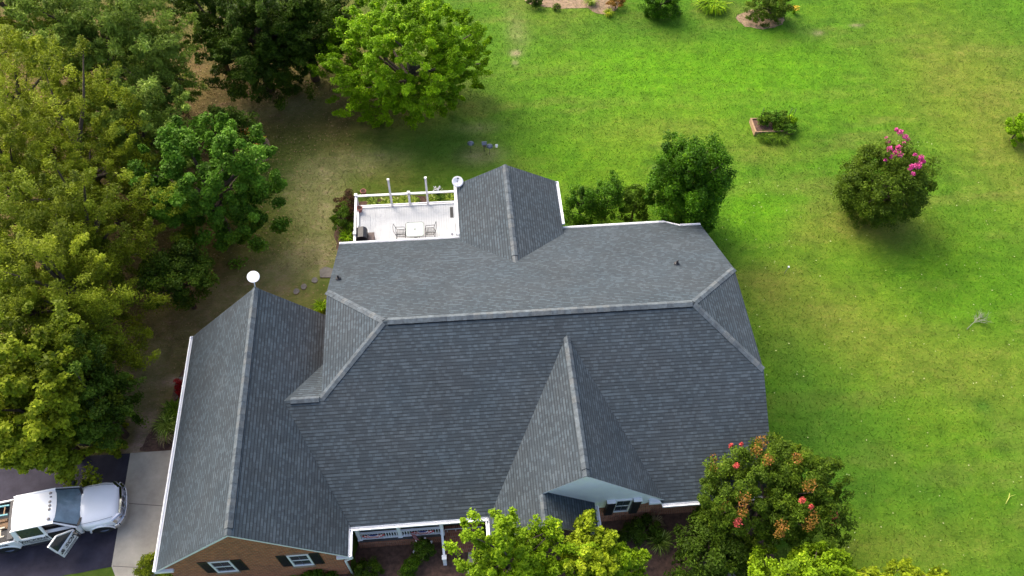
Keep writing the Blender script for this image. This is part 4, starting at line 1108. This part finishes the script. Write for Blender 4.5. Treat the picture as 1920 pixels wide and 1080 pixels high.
# the right flank faces -y; text reads from the rear (left) to the front (right)
text('DICKENS', .27, truck, 'lettering', (-3.62, -1.006, 1.0), (R(90), 0, 0), .3)
text('CONTRACTOR', .20, truck, 'lettering', (-5.35, -1.006, 1.02), (R(90), 0, 0), .0, .008)
mb = MB(); mb.b2((-3.16, -1.009, .80), (-4.1, -1.004, .84)); mb.b2((-3.16, -1.009, .72), (-3.9, -1.004, .75)); mb.build('lettering_rule', M['letter'], truck)
text('& SON', .34, dr, 'lettering', (-.56, -.056, .98), (R(90), 0, 0), .3)
mb = MB(); mb.b2((-.12, -.058, .70), (-1.0, -.053, .74)); mb.b2((-.25, -.058, .62), (-.9, -.053, .65)); mb.build('lettering_rule', M['letter'], dr)
# loads in the bed (things of their own)
cr_, sr_ = math.cos(R(8.5)), math.sin(R(8.5))
def tl(x, y, z): return (-15.52 + x * cr_ - y * sr_, 13.52 + x * sr_ + y * cr_, z + .03)
def ladder(label, p, L_, w_, m_, rung, nr, z, dy=0):
    t = thing('ladder', label, 'ladder', tl(*p), R(8.5 + dy), 'ladders in the truck bed')
    for s in (-1, 1):
        mb = MB(); mb.b2((0, s * w_ / 2 - .03, 0), (-L_, s * w_ / 2 + .03, .09)); mb.build('rail', M[m_], t)
    for k in range(nr):
        mb = MB(); mb.beam((-.18 - k * .3, -w_ / 2, .045), (-.18 - k * .3, w_ / 2, .045), .05, .03); mb.build('rung', M[rung], t)
ladder('teal railed ladder lying along the far side of the truck bed', (-4.66, .48, 1.28), 2.2, .42, 'teal', 'wood', 6, 1.2, -3)
ladder('pale ladder lying along the near side of the truck bed', (-4.82, -.42, 1.10), 1.9, .40, 'paleladder', 'paleladder', 6, 1.0, 2)
t = MB(); t.b2((-4.85, -.1, .68), (-6.1, .2, .74)); t.b2((-4.95, .22, .68), (-6.1, .34, .80)); o = t.build('lumber', M['wood']); o.location = (-15.52, 13.52, .03); o.rotation_euler = (0, 0, R(8.5)); tag(o, 'bare brown boards on the floor of the truck bed', 'lumber')

# ---------------------------------------------------------------- small garden things
def feeder(label, base, h, kind):
    t = thing('bird_feeder', label, 'bird feeder', base)
    mb = MB(); mb.tube([(0, 0, 0), (0, 0, h)], .015, 6)
    if kind == 2: mb.tube([(0, 0, h * .9), (.25, 0, h + .12), (.42, .05, h)], .012, 6)
    mb.build('pole', M['iron'], t)
    mb = MB(); mb.lathe([(.02, .12), (.12, .09), (.21, .0), (.19, -.01), (.02, .08)], (0, 0, h), 18); mb.build('baffle', M['bluegrey'], t)
    if kind == 2:
        mb = MB(); mb.lathe([(.02, .1), (.09, .06), (.09, -.08), (.02, -.1)], (.42, .05, h - .05), 12); mb.build('seed_tube', M['white'], t)
    return t
feeder('bird feeder pole with a single grey dome on worn grass', (1.25, 34.59, 0.00), .85, 1)
feeder('bird feeder pole with grey dome and white seed tube', (2.40, 34.38, 0.00), .75, 2)
t = thing('bird_house', 'small blue roofed bird house between the two feeders', 'bird house', (2.08, 34.67, 0.00))
mb = MB(); mb.tube([(0, 0, 0), (0, 0, .5)], .02, 6); mb.build('post', M['iron'], t)
mb = MB(); mb.box((0, 0, .62), (.2, .2, .24)); mb.build('box', M['brown'], t)
mb = MB(); mb.slab([(-.15, -.16, .73), (.15, -.16, .73), (.15, 0, .82), (-.15, 0, .82)], .02, 0, 0); mb.slab([(-.15, .16, .73), (.15, .16, .73), (.15, 0, .82), (-.15, 0, .82)], .02, 0, 0); mb.build('roof', M['bluegrey'], t)
for i, (p_, lb) in enumerate((((-8.76, 24.96, 0.00), 'round stepping stone nearest the garage gable'), ((-8.38, 25.24, 0.00), 'round stepping stone in the middle of the three'), ((-7.82, 25.63, 0.00), 'round stepping stone nearest the main house'))):
    rr = random.Random(i); mb = MB(); n = 14
    pts = [(math.cos(6.283 * k / n) * .16 * rr.uniform(.88, 1.1), math.sin(6.283 * k / n) * .19 * rr.uniform(.88, 1.1), .05) for k in range(n)]
    mb.slab(pts, .06, 0, 0); o = mb.build('stepping_stone', M['stone'], None, bevel=.012); o.location = p_; tag(o, lb, 'stepping stone', 'stepping stones by the house')
mb = MB(); mb.slab([(-.35, -.3, .05), (.3, -.35, .05), (.4, .2, .05), (-.1, .42, .05), (-.4, .2, .05)], .06, 0, 0); o = mb.build('flagstone', M['stone'], None, bevel=.015); o.location = (-7.18, 26.09, 0.00)
tag(o, 'large worn flagstone against the rear house wall', 'flagstone')
t = thing('garden_light', 'small white lamp head on a thin leaning stake in the lawn', 'garden light', (18.25, 24.29, 0.00))
mb = MB(); mb.tube([(0, 0, 0), (.12, .12, .42)], .012, 6); mb.build('stake', M['bluegrey'], t)
mb = MB(); mb.box((.17, .16, .46), (.10, .11, .06)); mb.build('lamp_head', M['offwhite'], t, bevel=.02)
t = thing('wall_lamp', None, None) if False else None
# planter ring and flowers
t = thing('planter', 'grey round planter tub amid orange flowers', 'planter', (-12.08, 36.54, 0.00))
mb = MB(); mb.lathe([(.16, 0), (.22, .36), (.24, .40), (.17, .41), (.16, .3), (.01, .3)], n=22); mb.build('tub', M['offwhite'] if False else M['stone'], t)
mb = MB(); mb.lathe([(.165, .32), (.01, .33)], n=22); mb.build('soil', M['mulch'], t)
# raised bed
rb = thing('raised_bed', 'timber raised bed overflowing with vegetables and stakes', 'raised bed', (20.60, 35.58, 0.00))
bx2, by2 = 1.25, .62
mb = MB(); mb.b2((-bx2, -by2, 0), (bx2, -by2 + .05, .34)); mb.b2((-bx2, by2 - .05, 0), (bx2, by2, .34)); mb.b2((-bx2 - .09, -by2, 0), (-bx2, by2, .36)); mb.b2((bx2, -by2, 0), (bx2 + .06, by2, .36)); mb.build('timber_frame', M['wood'], rb)
mb = MB(); mb.b2((-bx2 + .002, -by2 + .052, .01), (bx2 - .002, by2 - .052, .26)); mb.build('soil', M['mulch'], rb)
for (x, y, lx) in ((1.0, .3, .25), (1.25, .25, .25), (-.75, .45, .2)):
    mb = MB(); mb.tube([(x, y, .2), (x + lx * .5, y + .2, 1.15)], .018, 6); mb.build('stake', M['iron'], rb)
rx0, ry0, _ = (20.60, 35.58, 0.00)
veg = [(-.5, .15, .9, .30, 'shrub'), (0, .25, .75, .36, 'maple'), (.55, .35, .7, .36, 'shrub'), (.95, .05, .6, .34, 'bright'), (.35, -.25, .45, .28, 'shrub'), (.9, -.45, .4, .34, 'maple')]
for i, (x, y, h, r_, lm) in enumerate(veg):
    nm = ['leggy tomato plant at the left end of the raised bed', 'bushy pale green plant in the raised bed centre', 'tall leafy plant beside the bed stakes', 'yellow green plant at the right end of the raised bed', 'low dark plant at the front centre of the raised bed', 'sprawling plant spilling over the bed front corner'][i]
    tree('vegetable_plant', nm, 'plant', (rx0 + x, ry0 + y, .2), h * .45, (r_ * 1.5, r_ * 1.3, h * .5), LM[lm], 34, 50, .17, (.10, .06), 200 + i, 'vegetables in the raised bed', trunk_r=.015, limbs=4)
arching_plant('border_plant', 'dark green grassy border along the near side of the raised bed', (rx0 - .7, ry0 - .9, 0), .65, .30, 260, LM['shrub'], 31)
arching_plant('border_plant', 'green grassy border below the middle of the raised bed', (rx0 + .2, ry0 - .92, 0), .75, .30, 280, LM['shrub'], 32)

# fallen bare branch
t = MB(); rr = random.Random(5)
def br(p, d, L_, r_, dep):
    q_ = p + d * L_; q_.z = max(q_.z, .02); mid = p.lerp(q_, .5) + Vector((rr.uniform(-.05, .05), rr.uniform(-.05, .05), .03)) * L_
    t.tube([p, mid, q_], [r_, r_ * .8, r_ * .5], 5)
    if dep:
        for k in range(5 if dep > 1 else 4):
            s_ = rr.uniform(.3, 1); d2 = (d + Vector((rr.uniform(-.6, .6), rr.uniform(-.6, .6), rr.uniform(-.1, .25)))).normalized()
            br(p.lerp(q_, s_), d2, L_ * rr.uniform(.5, .8), r_ * .55, dep - 1)
br(Vector((0, 0, .05)), Vector((.8, .55, .12)).normalized(), .8, .022, 3)
o = t.build('fallen_branch', M['palebark']); o.location = (27.16, 20.03, 0.00); tag(o, 'bleached fallen branch lying on the right lawn', 'branch')
t = MB(); br(Vector((0, 0, .03)), Vector((.6, .6, .1)).normalized(), .45, .02, 1)
o = t.build('twig', mat('yellow_leaf_twig', (.45, .48, .10), .8, .2)); o.location = (25.14, 10.57, 0.00); tag(o, 'short yellow green twig on the grass at the right edge', 'twig')

# ---------------------------------------------------------------- trees and shrubs
def T(px, py, zc): return None
def tr(label, ctr, rad, lm, nc, per, cr, leaf, seed, **k):
    if 'cat' not in k and ctr[2] > 3.9:
        k.setdefault('bottom', -.92); g_ = 1.10; nc = int(nc * 1.7); per = int(per * 1.15)
        k.setdefault('spray', 1.05); leaf = (leaf[0] * .74, leaf[1] * .86); cr *= .92; k['inner'] = .62
        rad = (rad[0] * g_, rad[1] * g_, max(rad[2], ctr[2] * .82))
    return tree(k.pop('name', 'tree'), label, k.pop('cat', 'tree'), (ctr[0], ctr[1], 0), ctr[2], rad, LM[lm], nc, per, cr, leaf, seed, **k)
WG = 'woodland trees left of the house'
tr('tall sage green tree filling the upper left corner', (-19.54, 39.01, 6.12), (3.6, 3.2, 3.4), 'sage', 210, 150, .62, (.30, .085), 11, group=WG, trunk_r=.3, lobes=.35, inner=.6)
tr('slender sage green tree reaching over the shaded lawn', (-17.22, 38.23, 4.76), (1.6, 2.6, 2.6), 'sage', 90, 140, .5, (.28, .08), 12, group=WG, trunk_r=.2, lobes=.35)
tr('yellow olive tree cut by the left frame edge near the top', (-23.11, 34.63, 6.12), (2.5, 2.6, 3), 'olive', 130, 150, .5, (.20, .06), 13, group=WG, trunk_r=.25, lobes=.35, inner=.6)
tr('olive tree at the very top left edge of the wood', (-24.88, 41.71, 6.46), (2.6, 2.3, 3), 'olive2', 120, 140, .5, (.22, .06), 14, group=WG, trunk_r=.25, lobes=.35)
tr('shadowy mid green tree behind the bright maple', (-17.20, 33.13, 4.08), (2.4, 2.0, 2.6), 'sage', 110, 130, .5, (.26, .08), 15, group=WG, trunk_r=.2, lobes=.35)
tr('olive tree with feathery tufts left of the maple', (-19.09, 30.57, 5.44), (3.0, 2.6, 3.0), 'olive', 190, 150, .5, (.19, .06), 16, group=WG, trunk_r=.25, lobes=.4, inner=.6)
tr('broad olive tree at the left edge level with the maple', (-21.41, 28.23, 5.78), (3.0, 2.6, 3.2), 'olive', 180, 150, .5, (.19, .06), 17, group=WG, trunk_r=.25, lobes=.4, inner=.6)
tr('large feathery olive tree between maple and left edge', (-17.54, 24.97, 5.78), (2.9, 2.5, 3.2), 'olive2', 190, 150, .52, (.19, .06), 18, group=WG, trunk_r=.28, lobes=.4, inner=.6)
tr('big olive tree whose branches reach toward the small dark tree', (-17.49, 21.75, 5.44), (2.6, 2.3, 3.0), 'olive', 180, 150, .5, (.18, .055), 19, group=WG, trunk_r=.28, lobes=.4, inner=.6)
tr('dense olive tree on the left edge above the driveway', (-19.74, 21.48, 5.78), (2.6, 2.8, 3.2), 'olive2', 170, 150, .5, (.18, .055), 20, group=WG, trunk_r=.28, lobes=.4, inner=.6)
tr('darker green tree standing above the parked pickup', (-18.32, 18.58, 4.50), (2.6, 1.7, 2.6), 'olive2', 150, 150, .5, (.20, .10), 21, group=WG, trunk_r=.22, lobes=.35)
tr('yellow green broad leaved tree overhanging the driveway', (-18.34, 16.19, 4.80), (2.2, 1.7, 2.6), 'olive', 150, 120, .45, (.24, .15), 22, group=WG, trunk_r=.24, lobes=.35, inner=.6)
tr('low dark green tree right of the driveway overhang', (-16.38, 17.12, 4.00), (1.5, 1.9, 2.0), 'darkgreen', 90, 120, .45, (.18, .09), 23, group=WG, trunk_r=.15)
tr('lime tinged tree crown over the truck bed', (-18.66, 15.03, 3.40), (1.75, .75, 1.1), 'olive', 90, 120, .34, (.19, .12), 24, group=WG, trunk_r=.06, limbs=5)
tr('dark shaded tree at the top centre left of the bright tree', (-11.50, 40.97, 4.00), (2.7, 2.9, 3.4), 'darkgreen', 230, 150, .5, (.24, .09), 25, trunk_r=.25, lobes=.3, limbs=8)
tr('deep green tree squeezed behind the bright tree', (-8.60, 41.82, 4.00), (2.4, 2.4, 3.4), 'darkgreen', 190, 150, .5, (.22, .09), 26, trunk_r=.25, lobes=.3, limbs=8)
tr('dark low tree at the top edge left of the dark pair', (-14.41, 42.87, 5.00), (1.8, 1.6, 2.2), 'darkgreen', 90, 120, .45, (.22, .09), 27, trunk_r=.2, lobes=.35)
tr('large bright green tree with layered boughs at the top centre', (-2.22, 38.42, 4.20), (4.0, 3.5, 3.8), 'bright', 400, 170, .46, (.20, .09), 28, trunk_r=.28, lobes=.2, flat=.45, inner=.5, limbs=8, spray=.8)
tr('bright maple with rounded leaf clumps beside the garage lawn', (-12.68, 28.71, 4.60), (3.05, 2.5, 3.2), 'maple', 135, 260, .62, (.20, .14), 29, trunk_r=.26, lobes=.17, flat=.7, inner=.45, spray=.45)
tr('low green tree just behind the top of the maple', (-12.89, 34.65, 2.50), (1.5, 1.2, 1.5), 'darkgreen', 60, 110, .4, (.17, .09), 30, trunk_r=.14)
tr('small dark round tree in the shade below the maple', (-14.10, 24.30, 2.60), (1.6, 1.6, 1.9), 'darkgreen', 90, 140, .4, (.15, .09), 31, trunk_r=.12)
tr('tall glossy evergreen at the rear right house corner', (12.89, 28.22, 3.30), (1.98, 1.95, 3.5), 'holly', 340, 170, .36, (.12, .07), 32, trunk_r=.16, lobes=.26, spike=.5, bottom=-.85)
HG = 'shrubs against the rear wall'
tr('dark evergreen shrub nearest the rear roof extension', (7.20, 28.68, 1.60), (.95, .9, 1.6), 'holly', 70, 110, .26, (.12, .05), 33, name='shrub', cat='shrub', group=HG, trunk_r=.06, spike=.5, bottom=-.7)
tr('dark evergreen shrub in the middle of the rear wall row', (8.77, 28.97, 1.60), (.95, .9, 1.7), 'holly', 70, 110, .26, (.12, .05), 34, name='shrub', cat='shrub', group=HG, trunk_r=.06, spike=.5, bottom=-.7)
tr('low dark evergreen shrub beside the tall glossy evergreen', (10.31, 28.73, 1.30), (.9, .9, 1.3), 'shrub', 65, 110, .26, (.12, .05), 35, name='shrub', cat='shrub', group=HG, trunk_r=.06, spike=.4, bottom=-.7)
cx, cy, cz = (24.60, 28.46, 2.40)
pk = tr('round green crepe myrtle with bright pink flower clusters', (24.53, 28.38, 2.50), (2.65, 2.35, 2.4), 'crepe', 460, 110, .34, (.12, .06), 36, name='crepe_myrtle', trunk_r=.1, stems=4, lobes=.10, spike=.6, bottom=-.92)
pc = (24.53, 28.38, 2.50); rngP = np.random.default_rng(9)
for (p_, r_) in (((25.11, 30.23, 4.71), .17), ((25.35, 29.98, 4.60), .15), ((24.30, 29.72, 4.52), .12), ((23.95, 28.87, 4.84), .18), ((24.46, 28.91, 4.89), .16), ((24.29, 28.36, 4.94), .16),
        ((23.85, 28.29, 4.87), .13), ((25.52, 28.20, 4.77), .18), ((25.17, 27.68, 4.77), .19), ((24.76, 27.57, 4.79), .14), ((24.73, 27.21, 4.63), .12), ((24.93, 30.39, 4.76), 0.1), ((25.50, 29.81, 4.52), 0.1), ((24.49, 30.25, 4.30), 0.07), ((24.11, 28.55, 4.91), 0.1), ((23.70, 28.50, 4.83), 0.08), ((25.62, 27.98, 4.70), 0.1), ((24.58, 27.43, 4.75), 0.08), ((25.20, 28.36, 4.87), 0.09), ((25.13, 29.53, 4.58), 0.07), ((23.50, 28.18, 4.76), 0.07)):
    q = rngP.normal(0, 1, (int(60 + 400 * r_), 3)); q /= np.linalg.norm(q, axis=1)[:, None]; q *= r_ * 1.1 * rngP.random((len(q), 1)) ** .4
    q += np.array(p_) - np.array([pc[0], pc[1], 0]); fast_mesh('blossom', leaves(q, q * 0, .08, .07, rngP, .5), 4, M['pink'], pk, rngP.random(len(q)))
tr('small yellow green shrub cut by the right frame edge', (35.71, 33.56, 1.10), (.9, .85, 1.2), 'bright', 50, 110, .26, (.12, .06), 37, name='shrub', cat='shrub', trunk_r=.05, bottom=-.8)
SG = 'shrubs at the far lawn edge'
tr('dark green mounded shrub at the top of the lawn', (15.48, 47.31, 0.90), (1.45, 1.15, 1.2), 'holly', 120, 120, .28, (.15, .045), 38, name='shrub', cat='shrub', group=SG, trunk_r=.05, bottom=-.8)
tr('bronze tinged round shrub in a ring of pine straw', (23.24, 46.31, 0.90), (1.5, 1.15, 1.2), 'crepe', 150, 120, .24, (.09, .05), 39, name='shrub', cat='shrub', group=SG, trunk_r=.05, bottom=-.8)
arching_plant('daylily', 'bright lime clump of arching leaves between the two far shrubs', (19.36, 47.84, 0.00), 1.25, .6, 800, LM['bright'], 40, wid=.05)
arching_plant('daylily', 'golden green leaf clump at the tip of the straw bed', (11.78, 47.39, 0.00), .45, .35, 120, LM['yellowlime'], 41)
arching_plant('daylily', 'pale green leaf clump in the far straw bed', (10.72, 48.66, 0.00), .6, .45, 150, LM['hosta'], 42)
tr('dark green low shrub at the left end of the far straw bed', (6.63, 48.58, 0.35), (.6, .45, .4), 'darkgreen', 30, 80, .18, (.10, .05), 43, name='shrub', cat='shrub', trunk_r=.03)
tr('rusty brown seed headed shrub in the far straw bed', (12.43, 48.15, 0.40), (.75, .5, .45), 'rust', 34, 80, .18, (.10, .04), 44, name='shrub', cat='shrub', trunk_r=.03)
tr('tiny olive shrub in the middle of the far straw bed', (8.13, 48.22, 0.20), (.22, .2, .22), 'crepe', 14, 60, .12, (.07, .04), 45, name='shrub', cat='shrub', trunk_r=.02)
# yellow flowers beside the bronze shrub
arching_plant('flower_clump', 'yellow flowers along the right of the bronze shrub', (25.28, 46.86, 0.00), .35, .45, 60, LM['bright'], 46, blooms=('yellow', 70))
# bed near the maple
arching_plant('flower_clump', 'orange flowers left of the grey planter', (-12.49, 36.47, 0.00), .55, .5, 120, LM['shrub'], 47, blooms=('orange', 190))
arching_plant('flower_clump', 'yellow flowers right of the grey planter', (-11.60, 36.24, 0.00), .3, .4, 70, LM['bright'], 48, blooms=('yellow', 60))
arching_plant('flower_clump', 'orange flowers below the planter at the maple edge', (-11.76, 35.48, 0.00), .35, .45, 70, LM['shrub'], 49, blooms=('orange', 110))
# beside the deck
tr('bronze leaved shrub at the back left corner of the deck', (-6.14, 30.37, 0.60), (.62, .8, .6), 'bronze', 40, 100, .22, (.10, .045), 50, name='shrub', cat='shrub', trunk_r=.03, bottom=-.7)
tr('dark green shrub left of the deck railing', (-6.26, 29.32, 0.60), (.62, .75, .65), 'shrub', 45, 100, .22, (.10, .045), 51, name='shrub', cat='shrub', trunk_r=.03, bottom=-.7)
arching_plant('daylily', 'light green leaf clump beside the grill end of the deck', (-6.11, 28.39, 0.00), .6, .5, 160, LM['bright'], 52)
DGp = 'plants behind the deck railing'
for i, (px, py, pz, lm, lb) in enumerate(((-4.69, 30.82, 0.00) + ('sage', 'grey green striped plant nearest the deck corner'), (-3.94, 30.81, 0.00) + ('hosta', 'yellow green hosta left of the first tall post'), (-3.29, 30.77, 0.00) + ('hosta', 'small hosta right of the first tall post'),
        (-2.85, 30.83, 0.00) + ('hosta', 'hosta left of the middle railing post'), (-2.29, 30.83, 0.00) + ('hosta', 'hosta right of the middle railing post'), (-1.19, 30.84, 0.00) + ('hosta', 'hosta right of the second tall post'), (-0.75, 30.85, 0.00) + ('shrub', 'darker hosta near the satellite dish end'), (-0.22, 30.86, 0.00) + ('hosta', 'hosta tucked against the rear house wall'))):
    arching_plant('hosta', lb, (px, py, .02), .42, .30, 85, LM[lm], 60 + i, DGp, wid=.075)
arching_plant('flower_clump', 'pale cream flowers on the lawn edge above the hostas', (-0.86, 31.36, 0.00), .35, .4, 50, LM['shrub'], 69, blooms=('fwhite', 46))
# left of the garage
arching_plant('daylily', 'tall leaf clump against the garage gutter', (-14.14, 18.13, 0.00), .65, .6, 190, LM['shrub'], 70, 'daylilies by the garage')
arching_plant('daylily', 'wide leaf clump in the side bed near the driveway', (-14.37, 17.44, 0.00), .8, .55, 230, LM['sage'], 71, 'daylilies by the garage')
arching_plant('daylily', 'leaf clump with dry tips close to the concrete apron', (-14.43, 16.83, 0.00), .5, .4, 110, LM['tan'], 72, 'daylilies by the garage')
tr('dark red leaved bush beside the garage eave', (-14.05, 19.32, 0.35), (.28, .4, .35), 'redleaf', 18, 70, .14, (.09, .05), 73, name='shrub', cat='shrub', trunk_r=.02)
mb = MB(); mb.slab([(-.16, -.12, .12), (.15, -.14, .12), (.18, .12, .13), (-.1, .16, .12)], .12, 0, 0); o = mb.build('edging_stone', M['stone'], None, bevel=.03); o.location = (-14.08, 19.00, 0.00); tag(o, 'pale edging stone below the red bush', 'stone', 'edging stones by the garage')
mb = MB(); mb.slab([(-.14, -.16, .12), (.16, -.12, .12), (.14, .15, .13), (-.12, .12, .12)], .12, 0, 0); o = mb.build('edging_stone', M['stone'], None, bevel=.03); o.location = (-14.14, 19.95, 0.00); tag(o, 'pinkish edging stone above the red bush', 'stone', 'edging stones by the garage')
arching_plant('fern', 'green fern in the corner between garage and main roof', (-7.36, 23.79, 0.00), .5, .4, 150, LM['bright'], 74)
# front
tr('golden green round shrub at the driveway end of the garage', (-14.05, 10.62, 0.50), (.55, .5, .55), 'olive', 40, 110, .2, (.09, .05), 75, name='shrub', cat='shrub', trunk_r=.03, bottom=-.8)
tr('golden green shrub just below the garage gutter corner', (-13.17, 10.34, 0.45), (.5, .45, .5), 'olive2', 34, 110, .2, (.09, .05), 76, name='shrub', cat='shrub', trunk_r=.03, bottom=-.8)
FG = 'foundation shrubs along the front'
tr('dark green bush at the foot of the garage gable, right part', (-6.68, 9.59, 0.50), (.8, .5, .6), 'shrub', 46, 110, .2, (.1, .05), 77, name='shrub', cat='shrub', group=FG, trunk_r=.03, bottom=-.8)
arching_plant('daylily', 'pale bladed clump below the second garage window', (-8.05, 9.87, 0.00), .6, .5, 140, LM['sage'], 78)
tr('olive green bush in the front bed nearest the garage', (-4.68, 9.78, 0.40), (.7, .5, .45), 'crepe', 50, 90, .18, (.08, .04), 79, name='shrub', cat='shrub', group=FG, trunk_r=.03, bottom=-.8)
tr('upright dark rose bush with white blooms in the front bed', (-2.16, 10.39, 0.65), (.42, .42, .7), 'darkgreen', 44, 60, .17, (.09, .05), 80, name='rose_bush', cat='shrub', trunk_r=.03, bottom=-.8, blooms=[(.35, .2, 1.0, .05, 'fwhite', 14), (-.45, -.1, .8, .05, 'fwhite', 14), (.1, .3, 1.3, .04, 'fwhite', 10)])
tr('mid green shrub left below the rose bush', (-2.82, 9.77, 0.40), (.42, .42, .45), 'shrub', 36, 80, .17, (.08, .04), 81, name='shrub', cat='shrub', group=FG, trunk_r=.03, bottom=-.8)
tr('yellow green tree in front of the entrance gable', (1.41, 8.72, 3.90), (1.95, 1.4, 2.0), 'lime', 190, 150, .30, (.13, .08), 82, trunk_r=.12, lobes=.4, inner=.55, spike=.9, spray=.8)
tr('golden tipped tree beside the small gable gutter', (4.48, 8.69, 3.90), (1.0, 1.0, 1.9), 'yellowlime', 120, 150, .28, (.13, .08), 83, trunk_r=.1, lobes=.4, inner=.55, spike=.9, spray=.8)
tr('mid green tree lowest between the two front lime trees', (5.16, 8.06, 3.20), (1.4, .9, 1.5), 'lime', 100, 140, .30, (.13, .08), 84, trunk_r=.1, lobes=.4, spike=.5, spray=.6)
tr('lime tree at the bottom edge right of the crepe myrtle', (13.15, 6.99, 3.30), (2.5, 1.7, 2.0), 'lime', 280, 150, .30, (.12, .075), 85, trunk_r=.14, lobes=.3, inner=.5, spike=.7, spray=.6)
tr('spreading lime tree low at the bottom right', (16.49, 6.48, 2.60), (2.1, 1.1, 1.5), 'yellowlime', 150, 150, .30, (.12, .075), 86, trunk_r=.12, lobes=.3, spike=.6, spray=.6)
ctr_ = (12.72, 10.74, 3.30)
rc = tr('crepe myrtle with coral blooms at the front right house corner', ctr_, (3.0, 2.3, 2.7), 'crepe', 640, 125, .35, (.12, .06), 87, name='crepe_myrtle', trunk_r=.1, stems=5, lobes=.22, spike=.9, bottom=-.75, inner=.55, limbs=26, spray=.5)
rngB = np.random.default_rng(5)
def blob(p_, r_, n_, m_, nm, sz):
    q = rngB.normal(0, 1, (n_, 3)); q /= np.linalg.norm(q, axis=1)[:, None]; q *= r_ * rngB.random((n_, 1)) ** .4 * np.array([1, 1, 1.5])
    q += np.array(p_) - np.array([ctr_[0], ctr_[1], 0]); fast_mesh(nm, leaves(q, q * 0, sz, sz * .7, rngB, .5), 4, m_, rc, rngB.random(n_))
for (p_, r_) in (((10.71, 9.34, 4.57), 0.19), ((10.95, 11.41, 5.41), 0.13), ((13.10, 9.68, 5.73), 0.13), ((14.65, 9.33, 4.65), 0.18), ((13.48, 9.47, 5.51), 0.1), ((11.41, 12.83, 4.07), 0.1), ((11.65, 12.62, 4.65), 0.08)): blob(p_, r_, 110, M['redbloom'], 'blossom', .075)
for (p_, r_) in (((12.37, 12.49, 5.11), 0.3), ((11.88, 11.94, 5.54), 0.25), ((10.93, 10.03, 5.37), 0.3), ((10.85, 9.61, 5.03), 0.25), ((13.51, 10.21, 5.89), 0.3), ((13.57, 9.11, 5.13), 0.3), ((13.39, 8.91, 4.92), 0.25), ((12.27, 8.96, 5.05), 0.28), ((12.25, 8.75, 4.69), 0.22), ((10.62, 12.45, 3.64), 0.22), ((10.30, 11.79, 4.46), 0.2), ((13.30, 11.33, 5.91), 0.25), ((14.86, 9.25, 4.19), 0.25), ((12.12, 11.38, 5.89), 0.25), ((10.34, 9.96, 4.77), 0.2)): blob(p_, r_, 110, LM['rust'], 'seed_heads', .085)
tr('dark green tree filling the shade under the coral crepe myrtle', (10.19, 9.04, 2.00), (1.6, 1.3, 1.6), 'darkgreen', 100, 120, .36, (.13, .07), 88, trunk_r=.1, bottom=-.7)
tr('dark shrub against the brick below the small front window', (7.51, 10.36, 0.60), (1.0, .5, .6), 'darkgreen', 50, 100, .22, (.11, .06), 89, name='shrub', cat='shrub', group=FG, trunk_r=.03, bottom=-.8)
arching_plant('daylily', 'pale arching grass clump in the dark front bed', (8.43, 9.99, 0.00), .7, .6, 150, LM['sage'], 90, wid=.03)
arching_plant('daylily', 'dry arching clump close under the front gutter', (8.32, 10.85, 0.00), .5, .55, 90, LM['tan'], 91, wid=.025)
mb = MB(); rr = random.Random(3)
for k in range(9):
    p_ = (8.0 + k * .42, 8.25 + .1 * math.sin(k), .08); o_ = MB()
    o_.slab([(-.18 * rr.uniform(.7, 1), -.13, .1), (.17, -.14 * rr.uniform(.7, 1), .1), (.19, .13, .12), (-.14, .15 * rr.uniform(.7, 1), .1)], .12, 0, 0)
    o = o_.build('edging_stone', M['stone'], None, bevel=.025); o.location = (p_[0], p_[1], 0); tag(o, 'grey edging stone in the curved row at the bottom of the dark front bed', 'stone', 'edging stones of the front bed')
